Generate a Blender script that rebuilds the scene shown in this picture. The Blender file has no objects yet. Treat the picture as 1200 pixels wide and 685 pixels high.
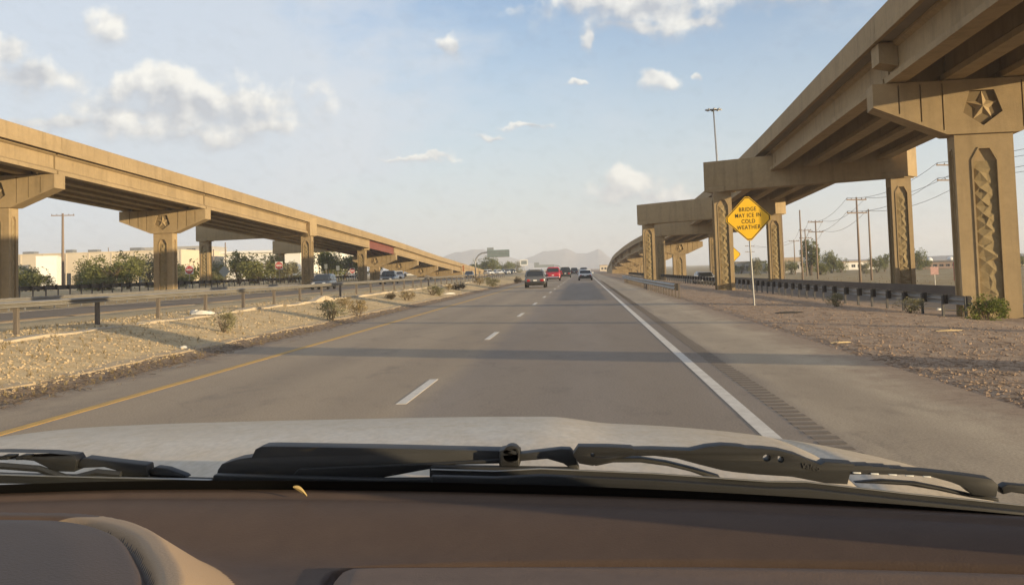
import bpy, bmesh, math, random
import numpy as np
from mathutils import Vector, Matrix, noise as mnoise
from mathutils.geometry import tessellate_polygon

# ------------------------------------------------------------------ camera, sky, sun, exposure
scene = bpy.context.scene
COL = scene.collection
CAM_M = [[0.9975267672090089, 0.033812160788397785, 0.06162050376590008],
         [0.06359809232642281, -0.060916245059645935, -0.9961146990885503],
         [-0.029927100661166134, 0.9975700220388807, -0.06291597392843674]]
CAM_P = Vector((0, 0, 1.6))
FPX, PCX, PCY = 1300.0, 600.0, 234.5
cam = bpy.data.cameras.new('camera')
cam.sensor_width = 36.0
cam.lens = 36.0 * FPX / 1200.0
cam.shift_y = (PCY - 342.5) / 1200.0
cam.clip_start = 0.02
cam.clip_end = 30000
camo = bpy.data.objects.new('camera', cam)
COL.objects.link(camo)
m4 = Matrix(CAM_M).to_4x4()
m4.translation = CAM_P
camo.matrix_world = m4
scene.camera = camo

SUN_DIR = Vector((0.885, -0.465, 0.0)).normalized()
SUN_EL = math.radians(6.3)
SUN_V = Vector((SUN_DIR.x * math.cos(SUN_EL), SUN_DIR.y * math.cos(SUN_EL), math.sin(SUN_EL)))
EXPOSURE = 0.95
SUN_STRENGTH = 5.0
SKY_STRENGTH = 0.15
HAZE = 0.00031

def px_dir(px, py):
    M = Matrix(CAM_M)
    return (M @ Vector((px - PCX, -(py - PCY), -FPX))).normalized()

def at(px, py, Y=None, z=None):
    d = px_dir(px, py)
    t = (Y - CAM_P.y) / d.y if Y is not None else (z - CAM_P.z) / d.z
    return CAM_P + d * t

def build_world():
    w = bpy.data.worlds.new('World')
    scene.world = w
    w.use_nodes = True
    nt = w.node_tree
    nt.nodes.clear()
    N = nt.nodes.new
    L = nt.links.new

    def val(x, sock):
        if isinstance(x, (int, float)):
            sock.default_value = x
        elif isinstance(x, (tuple, list)):
            sock.default_value = x
        else:
            L(x, sock)

    def M(op, a, b=None, clamp=False):
        n = N('ShaderNodeMath'); n.operation = op; n.use_clamp = clamp
        val(a, n.inputs[0])
        if b is not None: val(b, n.inputs[1])
        return n.outputs[0]

    def V(op, a, b=None):
        n = N('ShaderNodeVectorMath'); n.operation = op
        val(a, n.inputs[0])
        if b is not None: val(b, n.inputs[1])
        return n.outputs['Value'] if op == 'LENGTH' else n.outputs[0]

    def noise(vec, scale, detail=6, rough=0.55):
        n = N('ShaderNodeTexNoise'); n.noise_dimensions = '3D'
        L(vec, n.inputs['Vector'])
        n.inputs['Scale'].default_value = scale
        n.inputs['Detail'].default_value = detail
        n.inputs['Roughness'].default_value = rough
        return n

    def smooth(x, lo, hi):
        n = N('ShaderNodeMapRange'); n.interpolation_type = 'SMOOTHSTEP'
        val(x, n.inputs['Value'])
        n.inputs['From Min'].default_value = lo; n.inputs['From Max'].default_value = hi
        return n.outputs['Result']

    def mix(f, a, b):
        n = N('ShaderNodeMix'); n.data_type = 'RGBA'
        val(f, n.inputs[0]); val(a, n.inputs[6]); val(b, n.inputs[7])
        return n.outputs[2]

    tc = N('ShaderNodeTexCoord')
    sky = N('ShaderNodeTexSky')
    sky.sky_type = 'NISHITA'
    sky.sun_disc = False
    sky.sun_elevation = SUN_EL
    sky.sun_rotation = math.atan2(SUN_DIR.x, SUN_DIR.y)
    sky.altitude = 1200
    sky.air_density = 1.0
    sky.dust_density = 1.6
    sky.ozone_density = 1.5
    sep = N('ShaderNodeSeparateXYZ')
    L(tc.outputs['Generated'], sep.inputs[0])
    az = M('ARCTAN2', sep.outputs[0], sep.outputs[1])
    el = M('ARCSINE', sep.outputs[2])
    comb = N('ShaderNodeCombineXYZ')
    L(az, comb.inputs[0]); L(el, comb.inputs[1])
    p = comb.outputs[0]
    # billowing: bend the coordinates with noise
    wn = noise(p, 26.0, 4, 0.55)
    warp = V('MULTIPLY', V('SUBTRACT', wn.outputs['Color'], (0.5, 0.5, 0.5)), (0.046, 0.036, 0.0))
    q = V('ADD', p, warp)
    clouds = [(225, 128, 118, 34), (185, 100, 48, 22), (255, 118, 46, 18), (160, 150, 70, 14), (305, 150, 52, 14), (240, 162, 95, 12), (38, 95, 55, 18), (2, 66, 24, 18),
              (126, 34, 22, 17), (72, 148, 62, 10), (530, 64, 14, 16), (745, 12, 112, 22), (800, 28, 45, 14), (700, 6, 55, 18), (760, 34, 70, 10),
              (686, 48, 9, 12), (925, -2, 60, 12), (672, 102, 12, 4), (774, 94, 20, 12), (820, 90, 7, 7),
              (740, 212, 36, 18), (722, 228, 30, 14), (765, 230, 46, 14), (805, 238, 40, 10), (575, 155, 22, 4), (615, 146, 26, 4), (490, 185, 40, 4)]
    best = wsum = vsum = None
    for (cx, cy, cw, ch) in clouds:
        d = px_dir(cx, cy)
        a = math.atan2(d.x, d.y); e = math.asin(d.z)
        dv = V('MULTIPLY', V('SUBTRACT', q, (a, e, 0)), (FPX / (cw * 1.4), FPX / (ch * 1.4), 0))
        ln = V('LENGTH', dv)
        best = ln if best is None else M('MINIMUM', best, ln)
        sy = N('ShaderNodeSeparateXYZ'); L(dv, sy.inputs[0])
        wgt = M('POWER', M('MAXIMUM', M('SUBTRACT', 1.5, ln), 0.001), 2.0)
        wsum = wgt if wsum is None else M('ADD', wsum, wgt)
        wv = M('MULTIPLY', wgt, sy.outputs[1])
        vsum = wv if vsum is None else M('ADD', vsum, wv)
    fb = noise(p, 38.0, 8, 0.5).outputs['Fac']
    fb2 = noise(V('ADD', p, (0.008, 0.012, 0.0)), 38.0, 8, 0.5).outputs['Fac']
    dens = M('ADD', M('SUBTRACT', 1.0, best), M('MULTIPLY', M('SUBTRACT', fb, 0.5), 1.7))
    vrel = M('DIVIDE', vsum, wsum)
    width = M('ADD', 0.48, M('MULTIPLY', smooth(M('MULTIPLY', vrel, -1.0), -0.25, 0.6), 0.75))
    c1 = M('MULTIPLY', smooth(M('DIVIDE', dens, width), 0.0, 1.15), 0.86)
    # fair-weather clouds over the rest of the sky (same kind, from a flat cloud layer)
    zz = M('ADD', M('MAXIMUM', sep.outputs[2], 0.0), 0.12)
    cv = N('ShaderNodeCombineXYZ')
    L(M('DIVIDE', sep.outputs[0], zz), cv.inputs[0]); L(M('DIVIDE', sep.outputs[1], zz), cv.inputs[1])
    gen = noise(cv.outputs[0], 1.1, 9, 0.58).outputs['Fac']
    behind = smooth(M('ABSOLUTE', az), 0.62, 0.85)
    c2 = M('MULTIPLY', M('MULTIPLY', smooth(gen, 0.56, 0.70), behind), 0.85)
    # thin high veil, thickest over the left of the view
    vn = noise(V('MULTIPLY', p, (1.0, 2.2, 1.0)), 5.0, 7, 0.6).outputs['Fac']
    edge = M('ADD', az, M('MULTIPLY', M('SUBTRACT', vn, 0.5), 0.55))
    dl = px_dir(440, 100); aL = math.atan2(dl.x, dl.y)
    veil = M('SUBTRACT', 1.0, smooth(edge, aL - 0.06, aL + 0.12))
    veil = M('MULTIPLY', veil, 0.80)
    veil2 = M('MULTIPLY', smooth(vn, 0.47, 0.78), 0.5)
    veil = M('MAXIMUM', veil, veil2)
    low = M('MULTIPLY', M('SUBTRACT', 1.0, smooth(el, -0.02, 0.30)), 0.80)
    relief = M('MULTIPLY', M('SUBTRACT', fb, fb2), 2.4)
    body = noise(p, 16.0, 4, 0.5).outputs['Fac']
    lit = M('ADD', M('ADD', 0.40, relief), M('MULTIPLY', vrel, 0.85), clamp=False)
    lit = M('ADD', lit, M('MULTIPLY', M('SUBTRACT', body, 0.5), 0.7))
    lit = M('MAXIMUM', M('MINIMUM', lit, 1.0), 0.05)
    K = 1.0 / SKY_STRENGTH
    skyc = N('ShaderNodeMix'); skyc.data_type = 'RGBA'; skyc.blend_type = 'MULTIPLY'
    skyc.inputs[0].default_value = 1.0
    L(sky.outputs[0], skyc.inputs[6]); skyc.inputs[7].default_value = (0.88, 0.86, 0.98, 1)
    s0 = skyc.outputs[2]
    s1 = mix(veil, s0, (0.395 * K, 0.42 * K, 0.46 * K, 1))
    s1 = mix(low, s1, (0.395 * K, 0.42 * K, 0.46 * K, 1))
    ccol = mix(lit, (0.295 * K, 0.305 * K, 0.335 * K, 1), (0.60 * K, 0.575 * K, 0.53 * K, 1))
    s2 = mix(M('MAXIMUM', c1, c2), s1, ccol)
    bg = N('ShaderNodeBackground')
    L(s2, bg.inputs['Color'])
    bg.inputs['Strength'].default_value = SKY_STRENGTH
    out = N('ShaderNodeOutputWorld')
    L(bg.outputs[0], out.inputs['Surface'])

build_world()
sun = bpy.data.lights.new('sun', 'SUN')
sun.energy = SUN_STRENGTH
sun.angle = math.radians(0.55)
sun.color = (1.0, 0.77, 0.47)
suno = bpy.data.objects.new('sun', sun)
COL.objects.link(suno)
suno.rotation_euler = SUN_V.to_track_quat('Z', 'Y').to_euler()
suno.location = (60, -40, 60)
vs = scene.view_settings
vs.view_transform = 'Standard'
vs.look = 'None'
vs.exposure = EXPOSURE
vs.gamma = 1.0
vs.use_curve_mapping = False
scene.cycles.max_bounces = 8
scene.cycles.transparent_max_bounces = 16
scene.cycles.volume_bounces = 2
scene.cycles.use_denoising = True

# ------------------------------------------------------------------ helpers
rnd = random.Random(7)

def mat(name, col, rough=0.7, col2=None, nscale=6.0, namt=0.5, bump=0.0, bscale=30.0, metal=0.0, coat=0.0, spec=0.5, stretch=None, detail=6, emit=None, sss=None):
    m = bpy.data.materials.new(name)
    m.use_nodes = True
    nt = m.node_tree
    b = nt.nodes['Principled BSDF']
    N = nt.nodes.new; L = nt.links.new
    b.inputs['Roughness'].default_value = rough
    b.inputs['Metallic'].default_value = metal
    b.inputs['Coat Weight'].default_value = coat
    b.inputs['Specular IOR Level'].default_value = spec
    tc = N('ShaderNodeTexCoord')
    src = tc.outputs['Object']
    if stretch:
        mp = N('ShaderNodeMapping'); mp.inputs['Scale'].default_value = stretch
        L(src, mp.inputs['Vector']); src = mp.outputs[0]
    if col2 is None:
        col2 = tuple(c * 0.72 for c in col)
    nz = N('ShaderNodeTexNoise')
    nz.inputs['Scale'].default_value = nscale; nz.inputs['Detail'].default_value = detail
    nz.inputs['Roughness'].default_value = 0.62
    L(src, nz.inputs['Vector'])
    mr = N('ShaderNodeMapRange')
    mr.inputs['From Min'].default_value = 0.5 - 0.5 * namt * 0.6
    mr.inputs['From Max'].default_value = 0.5 + 0.5 * namt * 0.6
    L(nz.outputs['Fac'], mr.inputs['Value'])
    mx = N('ShaderNodeMix'); mx.data_type = 'RGBA'
    L(mr.outputs[0], mx.inputs[0])
    mx.inputs[6].default_value = (*col2, 1); mx.inputs[7].default_value = (*col, 1)
    L(mx.outputs[2], b.inputs['Base Color'])
    if bump:
        bn = N('ShaderNodeTexNoise'); bn.inputs['Scale'].default_value = bscale; bn.inputs['Detail'].default_value = 5
        L(src, bn.inputs['Vector'])
        bp = N('ShaderNodeBump'); bp.inputs['Strength'].default_value = bump; bp.inputs['Distance'].default_value = 0.02
        L(bn.outputs['Fac'], bp.inputs['Height']); L(bp.outputs[0], b.inputs['Normal'])
    if emit:
        b.inputs['Emission Color'].default_value = (*emit[0], 1); b.inputs['Emission Strength'].default_value = emit[1]
    return m

def leaf_mat(name, col, col2):
    m = mat(name, col, 0.6, col2, 1.3, 1.0, spec=0.25)
    nt = m.node_tree
    b = nt.nodes['Principled BSDF']
    out = nt.nodes['Material Output']
    tr = nt.nodes.new('ShaderNodeBsdfTranslucent')
    ms = nt.nodes.new('ShaderNodeMixShader'); ms.inputs[0].default_value = 0.3
    src = b.inputs['Base Color'].links[0].from_socket
    nt.links.new(src, tr.inputs['Color'])
    nt.links.new(b.outputs[0], ms.inputs[1]); nt.links.new(tr.outputs[0], ms.inputs[2])
    nt.links.new(ms.outputs[0], out.inputs['Surface'])
    return m

def glass_mat(name, refl=0.06, tint=(0.93, 0.95, 0.94), dust=0.0):
    m = bpy.data.materials.new(name); m.use_nodes = True
    nt = m.node_tree; nt.nodes.clear(); N = nt.nodes.new; L = nt.links.new
    out = N('ShaderNodeOutputMaterial')
    t = N('ShaderNodeBsdfTransparent'); t.inputs[0].default_value = (*tint, 1)
    g = N('ShaderNodeBsdfGlossy'); g.inputs['Roughness'].default_value = 0.02
    ms = N('ShaderNodeMixShader'); ms.inputs[0].default_value = refl
    L(t.outputs[0], ms.inputs[1]); L(g.outputs[0], ms.inputs[2])
    last = ms.outputs[0]
    if dust:
        d = N('ShaderNodeBsdfDiffuse'); d.inputs[0].default_value = (0.6, 0.55, 0.48, 1)
        tc = N('ShaderNodeTexCoord')
        nz = N('ShaderNodeTexNoise'); nz.inputs['Scale'].default_value = 90; nz.inputs['Detail'].default_value = 8
        L(tc.outputs['Object'], nz.inputs['Vector'])
        mr = N('ShaderNodeMapRange'); mr.inputs['From Min'].default_value = 0.5; mr.inputs['From Max'].default_value = 0.85
        mr.inputs['To Min'].default_value = 0.0; mr.inputs['To Max'].default_value = dust
        L(nz.outputs['Fac'], mr.inputs['Value'])
        m2 = N('ShaderNodeMixShader')
        L(mr.outputs[0], m2.inputs[0]); L(last, m2.inputs[1]); L(d.outputs[0], m2.inputs[2])
        last = m2.outputs[0]
    L(last, out.inputs['Surface'])
    return m

class MB:
    """collects shapes; build() links them as ONE mesh object"""
    def __init__(s): s.v = []; s.f = []
    def add(s, v, f):
        o = len(s.v)
        s.v += [tuple(p) for p in v]
        s.f += [tuple(i + o for i in q) for q in f]
        return s
    def box(s, x0, x1, y0, y1, z0, z1):
        return s.add([(x0, y0, z0), (x1, y0, z0), (x1, y1, z0), (x0, y1, z0), (x0, y0, z1), (x1, y0, z1), (x1, y1, z1), (x0, y1, z1)],
                     [(0, 3, 2, 1), (4, 5, 6, 7), (0, 1, 5, 4), (1, 2, 6, 5), (2, 3, 7, 6), (3, 0, 4, 7)])
    def taper(s, c, b, t, h):
        x, y, z = c
        return s.add([(x - b[0], y - b[1], z), (x + b[0], y - b[1], z), (x + b[0], y + b[1], z), (x - b[0], y + b[1], z),
                      (x - t[0], y - t[1], z + h), (x + t[0], y - t[1], z + h), (x + t[0], y + t[1], z + h), (x - t[0], y + t[1], z + h)],
                     [(0, 3, 2, 1), (4, 5, 6, 7), (0, 1, 5, 4), (1, 2, 6, 5), (2, 3, 7, 6), (3, 0, 4, 7)])
    def tube(s, pts, r, n=8, cap=True):
        pts = [Vector(p) for p in pts]
        rs = r if isinstance(r, (list, tuple)) else [r] * len(pts)
        vs = []; fs = []
        for i, p in enumerate(pts):
            t = (pts[min(i + 1, len(pts) - 1)] - pts[max(i - 1, 0)]).normalized()
            a = t.cross(Vector((0, 0, 1)))
            if a.length < 1e-3: a = Vector((1, 0, 0))
            a.normalize(); b = t.cross(a)
            for k in range(n):
                an = 2 * math.pi * k / n
                vs.append(p + (a * math.cos(an) + b * math.sin(an)) * rs[i])
        for i in range(len(pts) - 1):
            for k in range(n):
                fs.append((i * n + k, i * n + (k + 1) % n, (i + 1) * n + (k + 1) % n, (i + 1) * n + k))
        if cap:
            fs.append(tuple(range(n - 1, -1, -1))); fs.append(tuple((len(pts) - 1) * n + k for k in range(n)))
        return s.add(vs, fs)
    def rings(s, rings, closed=True, caps=True):
        n = len(rings[0]); vs = [p for r in rings for p in r]; fs = []
        for i in range(len(rings) - 1):
            for k in range(n if closed else n - 1):
                fs.append((i * n + k, i * n + (k + 1) % n, (i + 1) * n + (k + 1) % n, (i + 1) * n + k))
        if caps:
            fs.append(tuple(range(n - 1, -1, -1))); fs.append(tuple((len(rings) - 1) * n + k for k in range(n)))
        return s.add(vs, fs)
    def prism(s, poly, ext):
        """poly: list of 3D points; ext: extrusion vector"""
        a = [Vector(p) for p in poly]; e = Vector(ext)
        n = len(a)
        tri = tessellate_polygon([a])
        vs = a + [p + e for p in a]
        fs = [tuple(t) for t in tri] + [tuple(i + n for i in reversed(t)) for t in tri]
        for k in range(n): fs.append((k, (k + 1) % n, n + (k + 1) % n, n + k))
        return s.add(vs, fs)
    def plate(s, P, outer, holes, depth, floor=True):
        """face with recessed holes. P(u,v,d) -> point, d = depth below the face"""
        polys = [[Vector((u, v, 0)) for u, v in outer]] + [[Vector((u, v, 0)) for u, v in h] for h in holes]
        tri = tessellate_polygon(polys)
        flat = [p for q in polys for p in q]
        s.add([P(p.x, p.y, 0) for p in flat], [tuple(t) for t in tri])
        for h in holes:
            n = len(h)
            vs = [P(u, v, 0) for u, v in h] + [P(u, v, depth) for u, v in h]
            fs = [(k, (k + 1) % n, n + (k + 1) % n, n + k) for k in range(n)]
            if floor: fs.append(tuple(n + k for k in range(n)))
            s.add(vs, fs)
        return s
    def lathe(s, prof, n, M=None):
        """prof: (radius, height) pairs round local Z"""
        rg = []
        for r, h in prof:
            ring = []
            for k in range(n):
                a = 2 * math.pi * k / n
                p = Vector((r * math.cos(a), r * math.sin(a), h))
                ring.append(M @ p if M else p)
            rg.append(ring)
        return s.rings(rg)
    def build(s, name, material, parent=None, origin=None, loc=None, smooth=False, bevel=0, fix=True):
        o0 = Vector(origin) if origin is not None else Vector((0, 0, 0))
        me = bpy.data.meshes.new(name)
        me.from_pydata([tuple(Vector(p) - o0) for p in s.v], [], s.f)
        me.update()
        if fix:
            bm = bmesh.new(); bm.from_mesh(me)
            bmesh.ops.remove_doubles(bm, verts=bm.verts, dist=1e-5)
            bmesh.ops.recalc_face_normals(bm, faces=bm.faces)
            bm.to_mesh(me); bm.free()
        if material: me.materials.append(material)
        if smooth:
            for p in me.polygons: p.use_smooth = True
        o = bpy.data.objects.new(name, me)
        COL.objects.link(o)
        if parent: o.parent = parent
        if loc is not None: o.location = loc
        if bevel:
            b = o.modifiers.new('bevel', 'BEVEL'); b.width = bevel; b.segments = 3; b.limit_method = 'ANGLE'; b.angle_limit = math.radians(30)
            for p in me.polygons: p.use_smooth = True
        return o

def grid_mesh(us, vs, fn):
    mb = MB()
    mb.v = [tuple(fn(u, v)) for v in vs for u in us]
    n = len(us)
    mb.f = [(j * n + i, j * n + i + 1, (j + 1) * n + i + 1, (j + 1) * n + i) for j in range(len(vs) - 1) for i in range(n - 1)]
    return mb

def tag(o, label=None, cat=None, group=None, kind=None):
    if label: o['label'] = label
    if cat: o['category'] = cat
    if group: o['group'] = group
    if kind: o['kind'] = kind
    return o

def empty(name, loc, rz=0.0):
    o = bpy.data.objects.new(name, None)
    COL.objects.link(o)
    o.location = loc; o.rotation_euler = (0, 0, rz); o.empty_display_size = 0.3
    return o

def copy_tree(o, parent=None):
    c = o.copy(); COL.objects.link(c); c.parent = parent
    for ch in list(o.children): copy_tree(ch, c)
    return c

def share(o, parent, loc, rz=0.0):
    c = o.copy(); COL.objects.link(c); c.parent = parent; c.location = loc; c.rotation_euler = (0, 0, rz)
    return c

def text_mesh(body, size, material, parent, M, name='lettering', ext=0.002, spacing=1.0, bold=0.0):
    cu = bpy.data.curves.new('lettering', 'FONT')
    cu.body = body; cu.size = size; cu.align_x = 'CENTER'; cu.align_y = 'CENTER'; cu.extrude = ext
    cu.space_character = spacing; cu.offset = bold
    t = bpy.data.objects.new('lettering_curve', cu)
    COL.objects.link(t)
    bpy.context.view_layer.update()
    me = bpy.data.meshes.new_from_object(t.evaluated_get(bpy.context.evaluated_depsgraph_get()))
    bpy.data.objects.remove(t)
    me.transform(M)
    me.materials.clear(); me.materials.append(material)
    o = bpy.data.objects.new(name, me); COL.objects.link(o); o.parent = parent
    return o

def P2(pts, xs):
    return float(np.interp(xs, [p[0] for p in pts], [p[1] for p in pts]))

def smoothstep(a, b, x):
    t = min(1, max(0, (x - a) / (b - a))); return t * t * (3 - 2 * t)

def fb(x, y, z=0.0, o=4):
    return mnoise.fractal(Vector((x, y, z)), 1.0, 2.0, o)

ORD = ['first', 'second', 'third', 'fourth', 'fifth', 'sixth', 'seventh', 'eighth', 'ninth', 'tenth', 'eleventh', 'twelfth', 'thirteenth', 'fourteenth', 'fifteenth', 'sixteenth', 'seventeenth', 'eighteenth', 'nineteenth', 'twentieth']

# ------------------------------------------------------------------ materials
def concrete(name, col, col2, streak):
    m = mat(name, col, 0.8, col2, 0.35, 1.0, 0.3, 22, spec=0.25)
    nt = m.node_tree; b = nt.nodes['Principled BSDF']; N = nt.nodes.new; L = nt.links.new
    src = b.inputs['Base Color'].links[0].from_socket
    tc = N('ShaderNodeTexCoord')
    def nz(sc, stretch, lo, hi, a, c):
        mp = N('ShaderNodeMapping'); mp.inputs['Scale'].default_value = stretch; L(tc.outputs['Object'], mp.inputs[0])
        n = N('ShaderNodeTexNoise'); n.inputs['Scale'].default_value = sc; n.inputs['Detail'].default_value = 7; n.inputs['Roughness'].default_value = .65; L(mp.outputs[0], n.inputs['Vector'])
        r = N('ShaderNodeMapRange'); r.inputs['From Min'].default_value = lo; r.inputs['From Max'].default_value = hi; r.inputs['To Min'].default_value = a; r.inputs['To Max'].default_value = c
        L(n.outputs['Fac'], r.inputs[0]); return r.outputs[0]
    for v in (nz(1.6, (1, 1, .10), .48, .74, 1.0, streak), nz(3.5, (1, 1, 1), .35, .65, .93, 1.05), nz(.18, (1, 1, 3), .35, .65, .90, 1.06)):
        k = N('ShaderNodeMix'); k.data_type = 'RGBA'; k.blend_type = 'MULTIPLY'; k.inputs[0].default_value = 1
        L(src, k.inputs[6]); L(v, k.inputs[7]); src = k.outputs[2]
    L(src, b.inputs['Base Color'])
    return m
CONC = concrete('painted_concrete', (0.350, 0.260, 0.145), (0.30, 0.220, 0.120), .74)
FIELD_SHADE = mat('emblem_shade_tone', (0.20, 0.145, 0.075), .9, (0.15, 0.108, 0.055), 4, .9)  # darker tone paints the recess shadow behind the star
CONC_IN = mat('carved_concrete', (0.29, 0.225, 0.12), 0.85, (0.22, 0.165, 0.085), 3.0, 0.9, 0.5, 14, spec=0.25)
CONC_G = mat('bare_concrete', (0.25, 0.21, 0.16), 0.85, (0.19, 0.16, 0.12), 0.6, 0.9, 0.3, 20, spec=0.3)
STEEL_RED = mat('red_oxide_steel', (0.20, 0.062, 0.036), 0.6, (0.15, 0.046, 0.028), 1.0, 0.8)
GALV = mat('galvanised_steel', (0.34, 0.335, 0.32), 0.5, (0.22, 0.215, 0.205), 2.5, 0.9, metal=0.55)
GALV_D = mat('weathered_dark_steel', (0.10, 0.095, 0.09), 0.6, (0.06, 0.058, 0.055), 2.0, 0.9, metal=0.3)
WOODB = mat('dark_timber_block', (0.035, 0.032, 0.03), 0.85, (0.02, 0.018, 0.017), 8, 0.8)
POSTM = mat('weathered_post', (0.16, 0.13, 0.10), 0.85, (0.09, 0.075, 0.06), 5, 0.8, stretch=(6, 6, 0.6))
WOOD = mat('utility_pole_wood', (0.26, 0.195, 0.14), 0.85, (0.17, 0.125, 0.09), 4, 0.9, stretch=(8, 8, 0.5))
WIRE = mat('wire_metal', (0.16, 0.15, 0.15), 0.5, metal=0.4)
YSIGN = mat('yellow_sign_face', (0.88, 0.52, 0.015), 0.5, (0.82, 0.48, 0.015), 3, 0.6)
BLACKP = mat('black_sign_paint', (0.015, 0.014, 0.013), 0.6)
WHITEP = mat('white_sign_paint', (0.75, 0.74, 0.70), 0.5)
REDP = mat('red_sign_paint', (0.50, 0.03, 0.03), 0.5)
GREENP = mat('green_sign_paint', (0.02, 0.16, 0.09), 0.5)
ALU = mat('sign_back_aluminium', (0.33, 0.35, 0.34), 0.45, (0.26, 0.28, 0.27), 2, 0.8, metal=0.5)
RUBBER = mat('tyre_rubber', (0.018, 0.018, 0.018), 0.85)
GLASSD = mat('dark_car_glass', (0.02, 0.024, 0.028), 0.08, spec=0.6)
TAIL = mat('tail_light_red', (0.35, 0.015, 0.015), 0.25)
HEADL = mat('head_light_clear', (0.6, 0.6, 0.58), 0.15)
CHROME = mat('bright_trim', (0.6, 0.6, 0.6), 0.25, metal=0.9)
TRIM = mat('black_trim', (0.025, 0.025, 0.026), 0.6)

def road_mat():
    m = bpy.data.materials.new('worn_asphalt'); m.use_nodes = True
    nt = m.node_tree; b = nt.nodes['Principled BSDF']; N = nt.nodes.new; L = nt.links.new
    tc = N('ShaderNodeTexCoord')
    def noise(sc, det, stretch=None, rough=0.6):
        n = N('ShaderNodeTexNoise'); n.inputs['Scale'].default_value = sc; n.inputs['Detail'].default_value = det; n.inputs['Roughness'].default_value = rough
        if stretch:
            mp = N('ShaderNodeMapping'); mp.inputs['Scale'].default_value = stretch
            L(tc.outputs['Object'], mp.inputs[0]); L(mp.outputs[0], n.inputs['Vector'])
        else: L(tc.outputs['Object'], n.inputs['Vector'])
        return n.outputs['Fac']
    def mr(x, a, b_, c=0.0, d=1.0, st=False):
        n = N('ShaderNodeMapRange'); L(x, n.inputs[0]) 
        n.inputs['From Min'].default_value = a; n.inputs['From Max'].default_value = b_; n.inputs['To Min'].default_value = c; n.inputs['To Max'].default_value = d
        if st: n.interpolation_type = 'SMOOTHSTEP'
        return n.outputs[0]
    def mix(f, a, c):
        n = N('ShaderNodeMix'); n.data_type = 'RGBA'
        L(f, n.inputs[0])
        for s, v in ((n.inputs[6], a), (n.inputs[7], c)):
            if isinstance(v, tuple): s.default_value = (*v, 1)
            else: L(v, s)
        return n.outputs[2]
    sep = N('ShaderNodeSeparateXYZ'); L(tc.outputs['Object'], sep.inputs[0])
    wob = N('ShaderNodeMath'); wob.operation = 'MULTIPLY_ADD'
    L(noise(0.35, 4, (1, 0.25, 1)), wob.inputs[0]); wob.inputs[1].default_value = 0.9; L(sep.outputs[0], wob.inputs[2])
    x = wob.outputs[0]          # x + about .45
    base = mix(mr(noise(0.5, 6, (1, 0.12, 1)), 0.3, 0.7), (0.305, 0.232, 0.152), (0.375, 0.287, 0.188))
    # smoother, darker polished lane on the right, wheel paths
    dark = mr(x, -1.9, -1.3, st=True)
    base = mix(dark, base, mix(mr(noise(0.6, 6, (1, 0.1, 1)), 0.3, 0.7), (0.215, 0.172, 0.13), (0.275, 0.22, 0.166)))
    # paler dusty paved shoulder beyond the rumble strip
    sh = mr(x, 2.55, 2.95, st=True)
    base = mix(sh, base, mix(mr(noise(0.8, 7, (1, 0.3, 1)), 0.3, 0.7), (0.37, 0.29, 0.198), (0.50, 0.40, 0.275)))
    wn = N('ShaderNodeMath'); wn.operation = 'PINGPONG'; L(sep.outputs[0], wn.inputs[0]); wn.inputs[1].default_value = 0.95
    wp = mr(wn.outputs[0], 0.15, 0.8, 0.0, 0.35, st=True)
    base = mix(wp, base, (0.235, 0.18, 0.122))
    st = mr(noise(1.3, 8, (1, 0.35, 1), .7), 0.52, 0.72, 0.0, 0.45, st=True)
    base = mix(st, base, (0.15, 0.118, 0.088))
    # sealed cracks
    vo = N('ShaderNodeTexVoronoi'); vo.feature = 'DISTANCE_TO_EDGE'; vo.inputs['Scale'].default_value = 0.16
    wv = N('ShaderNodeTexNoise'); wv.inputs['Scale'].default_value = 0.8; wv.inputs['Detail'].default_value = 6
    L(tc.outputs['Object'], wv.inputs['Vector'])
    va = N('ShaderNodeVectorMath'); va.operation = 'MULTIPLY_ADD'; L(wv.outputs['Color'], va.inputs[0]); va.inputs[1].default_value = (1.6, 1.6, 0); L(tc.outputs['Object'], va.inputs[2])
    L(va.outputs[0], vo.inputs['Vector'])
    ck = mr(vo.outputs['Distance'], 0.0012, 0.004, 0.16, 0.0)
    base = mix(ck, base, (0.09, 0.072, 0.056))
    dn = N('ShaderNodeMath'); dn.operation = 'MULTIPLY_ADD'; L(noise(1.6, 8, (1, .6, 1), .7), dn.inputs[0]); dn.inputs[1].default_value = 2.6; L(sep.outputs[0], dn.inputs[2])
    dirt_r = mr(dn.outputs[0], 4.75, 5.95, st=True)
    base = mix(dirt_r, base, mix(mr(noise(6, 6), .3, .7), (0.24, 0.165, 0.11), (0.38, 0.28, 0.19)))
    dirt_l = mr(dn.outputs[0], -5.75, -6.5, st=True)
    base = mix(dirt_l, base, mix(mr(noise(6, 6), .3, .7), (0.17, 0.125, 0.085), (0.30, 0.225, 0.15)))
    sp = mr(noise(38, 4, None, .75), 0.3, 0.72)
    fine = N('ShaderNodeMix'); fine.data_type = 'RGBA'; fine.blend_type = 'MULTIPLY'; fine.inputs[0].default_value = 1
    L(base, fine.inputs[6])
    L(mix(sp, (0.70, 0.70, 0.70), (1.42, 1.42, 1.42)), fine.inputs[7])
    L(fine.outputs[2], b.inputs['Base Color'])
    b.inputs['Roughness'].default_value = 0.78
    b.inputs['Specular IOR Level'].default_value = 0.35
    bp = N('ShaderNodeBump'); bp.inputs['Strength'].default_value = 0.35; bp.inputs['Distance'].default_value = 0.01
    L(noise(90, 3), bp.inputs['Height']); L(bp.outputs[0], b.inputs['Normal'])
    return m

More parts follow.
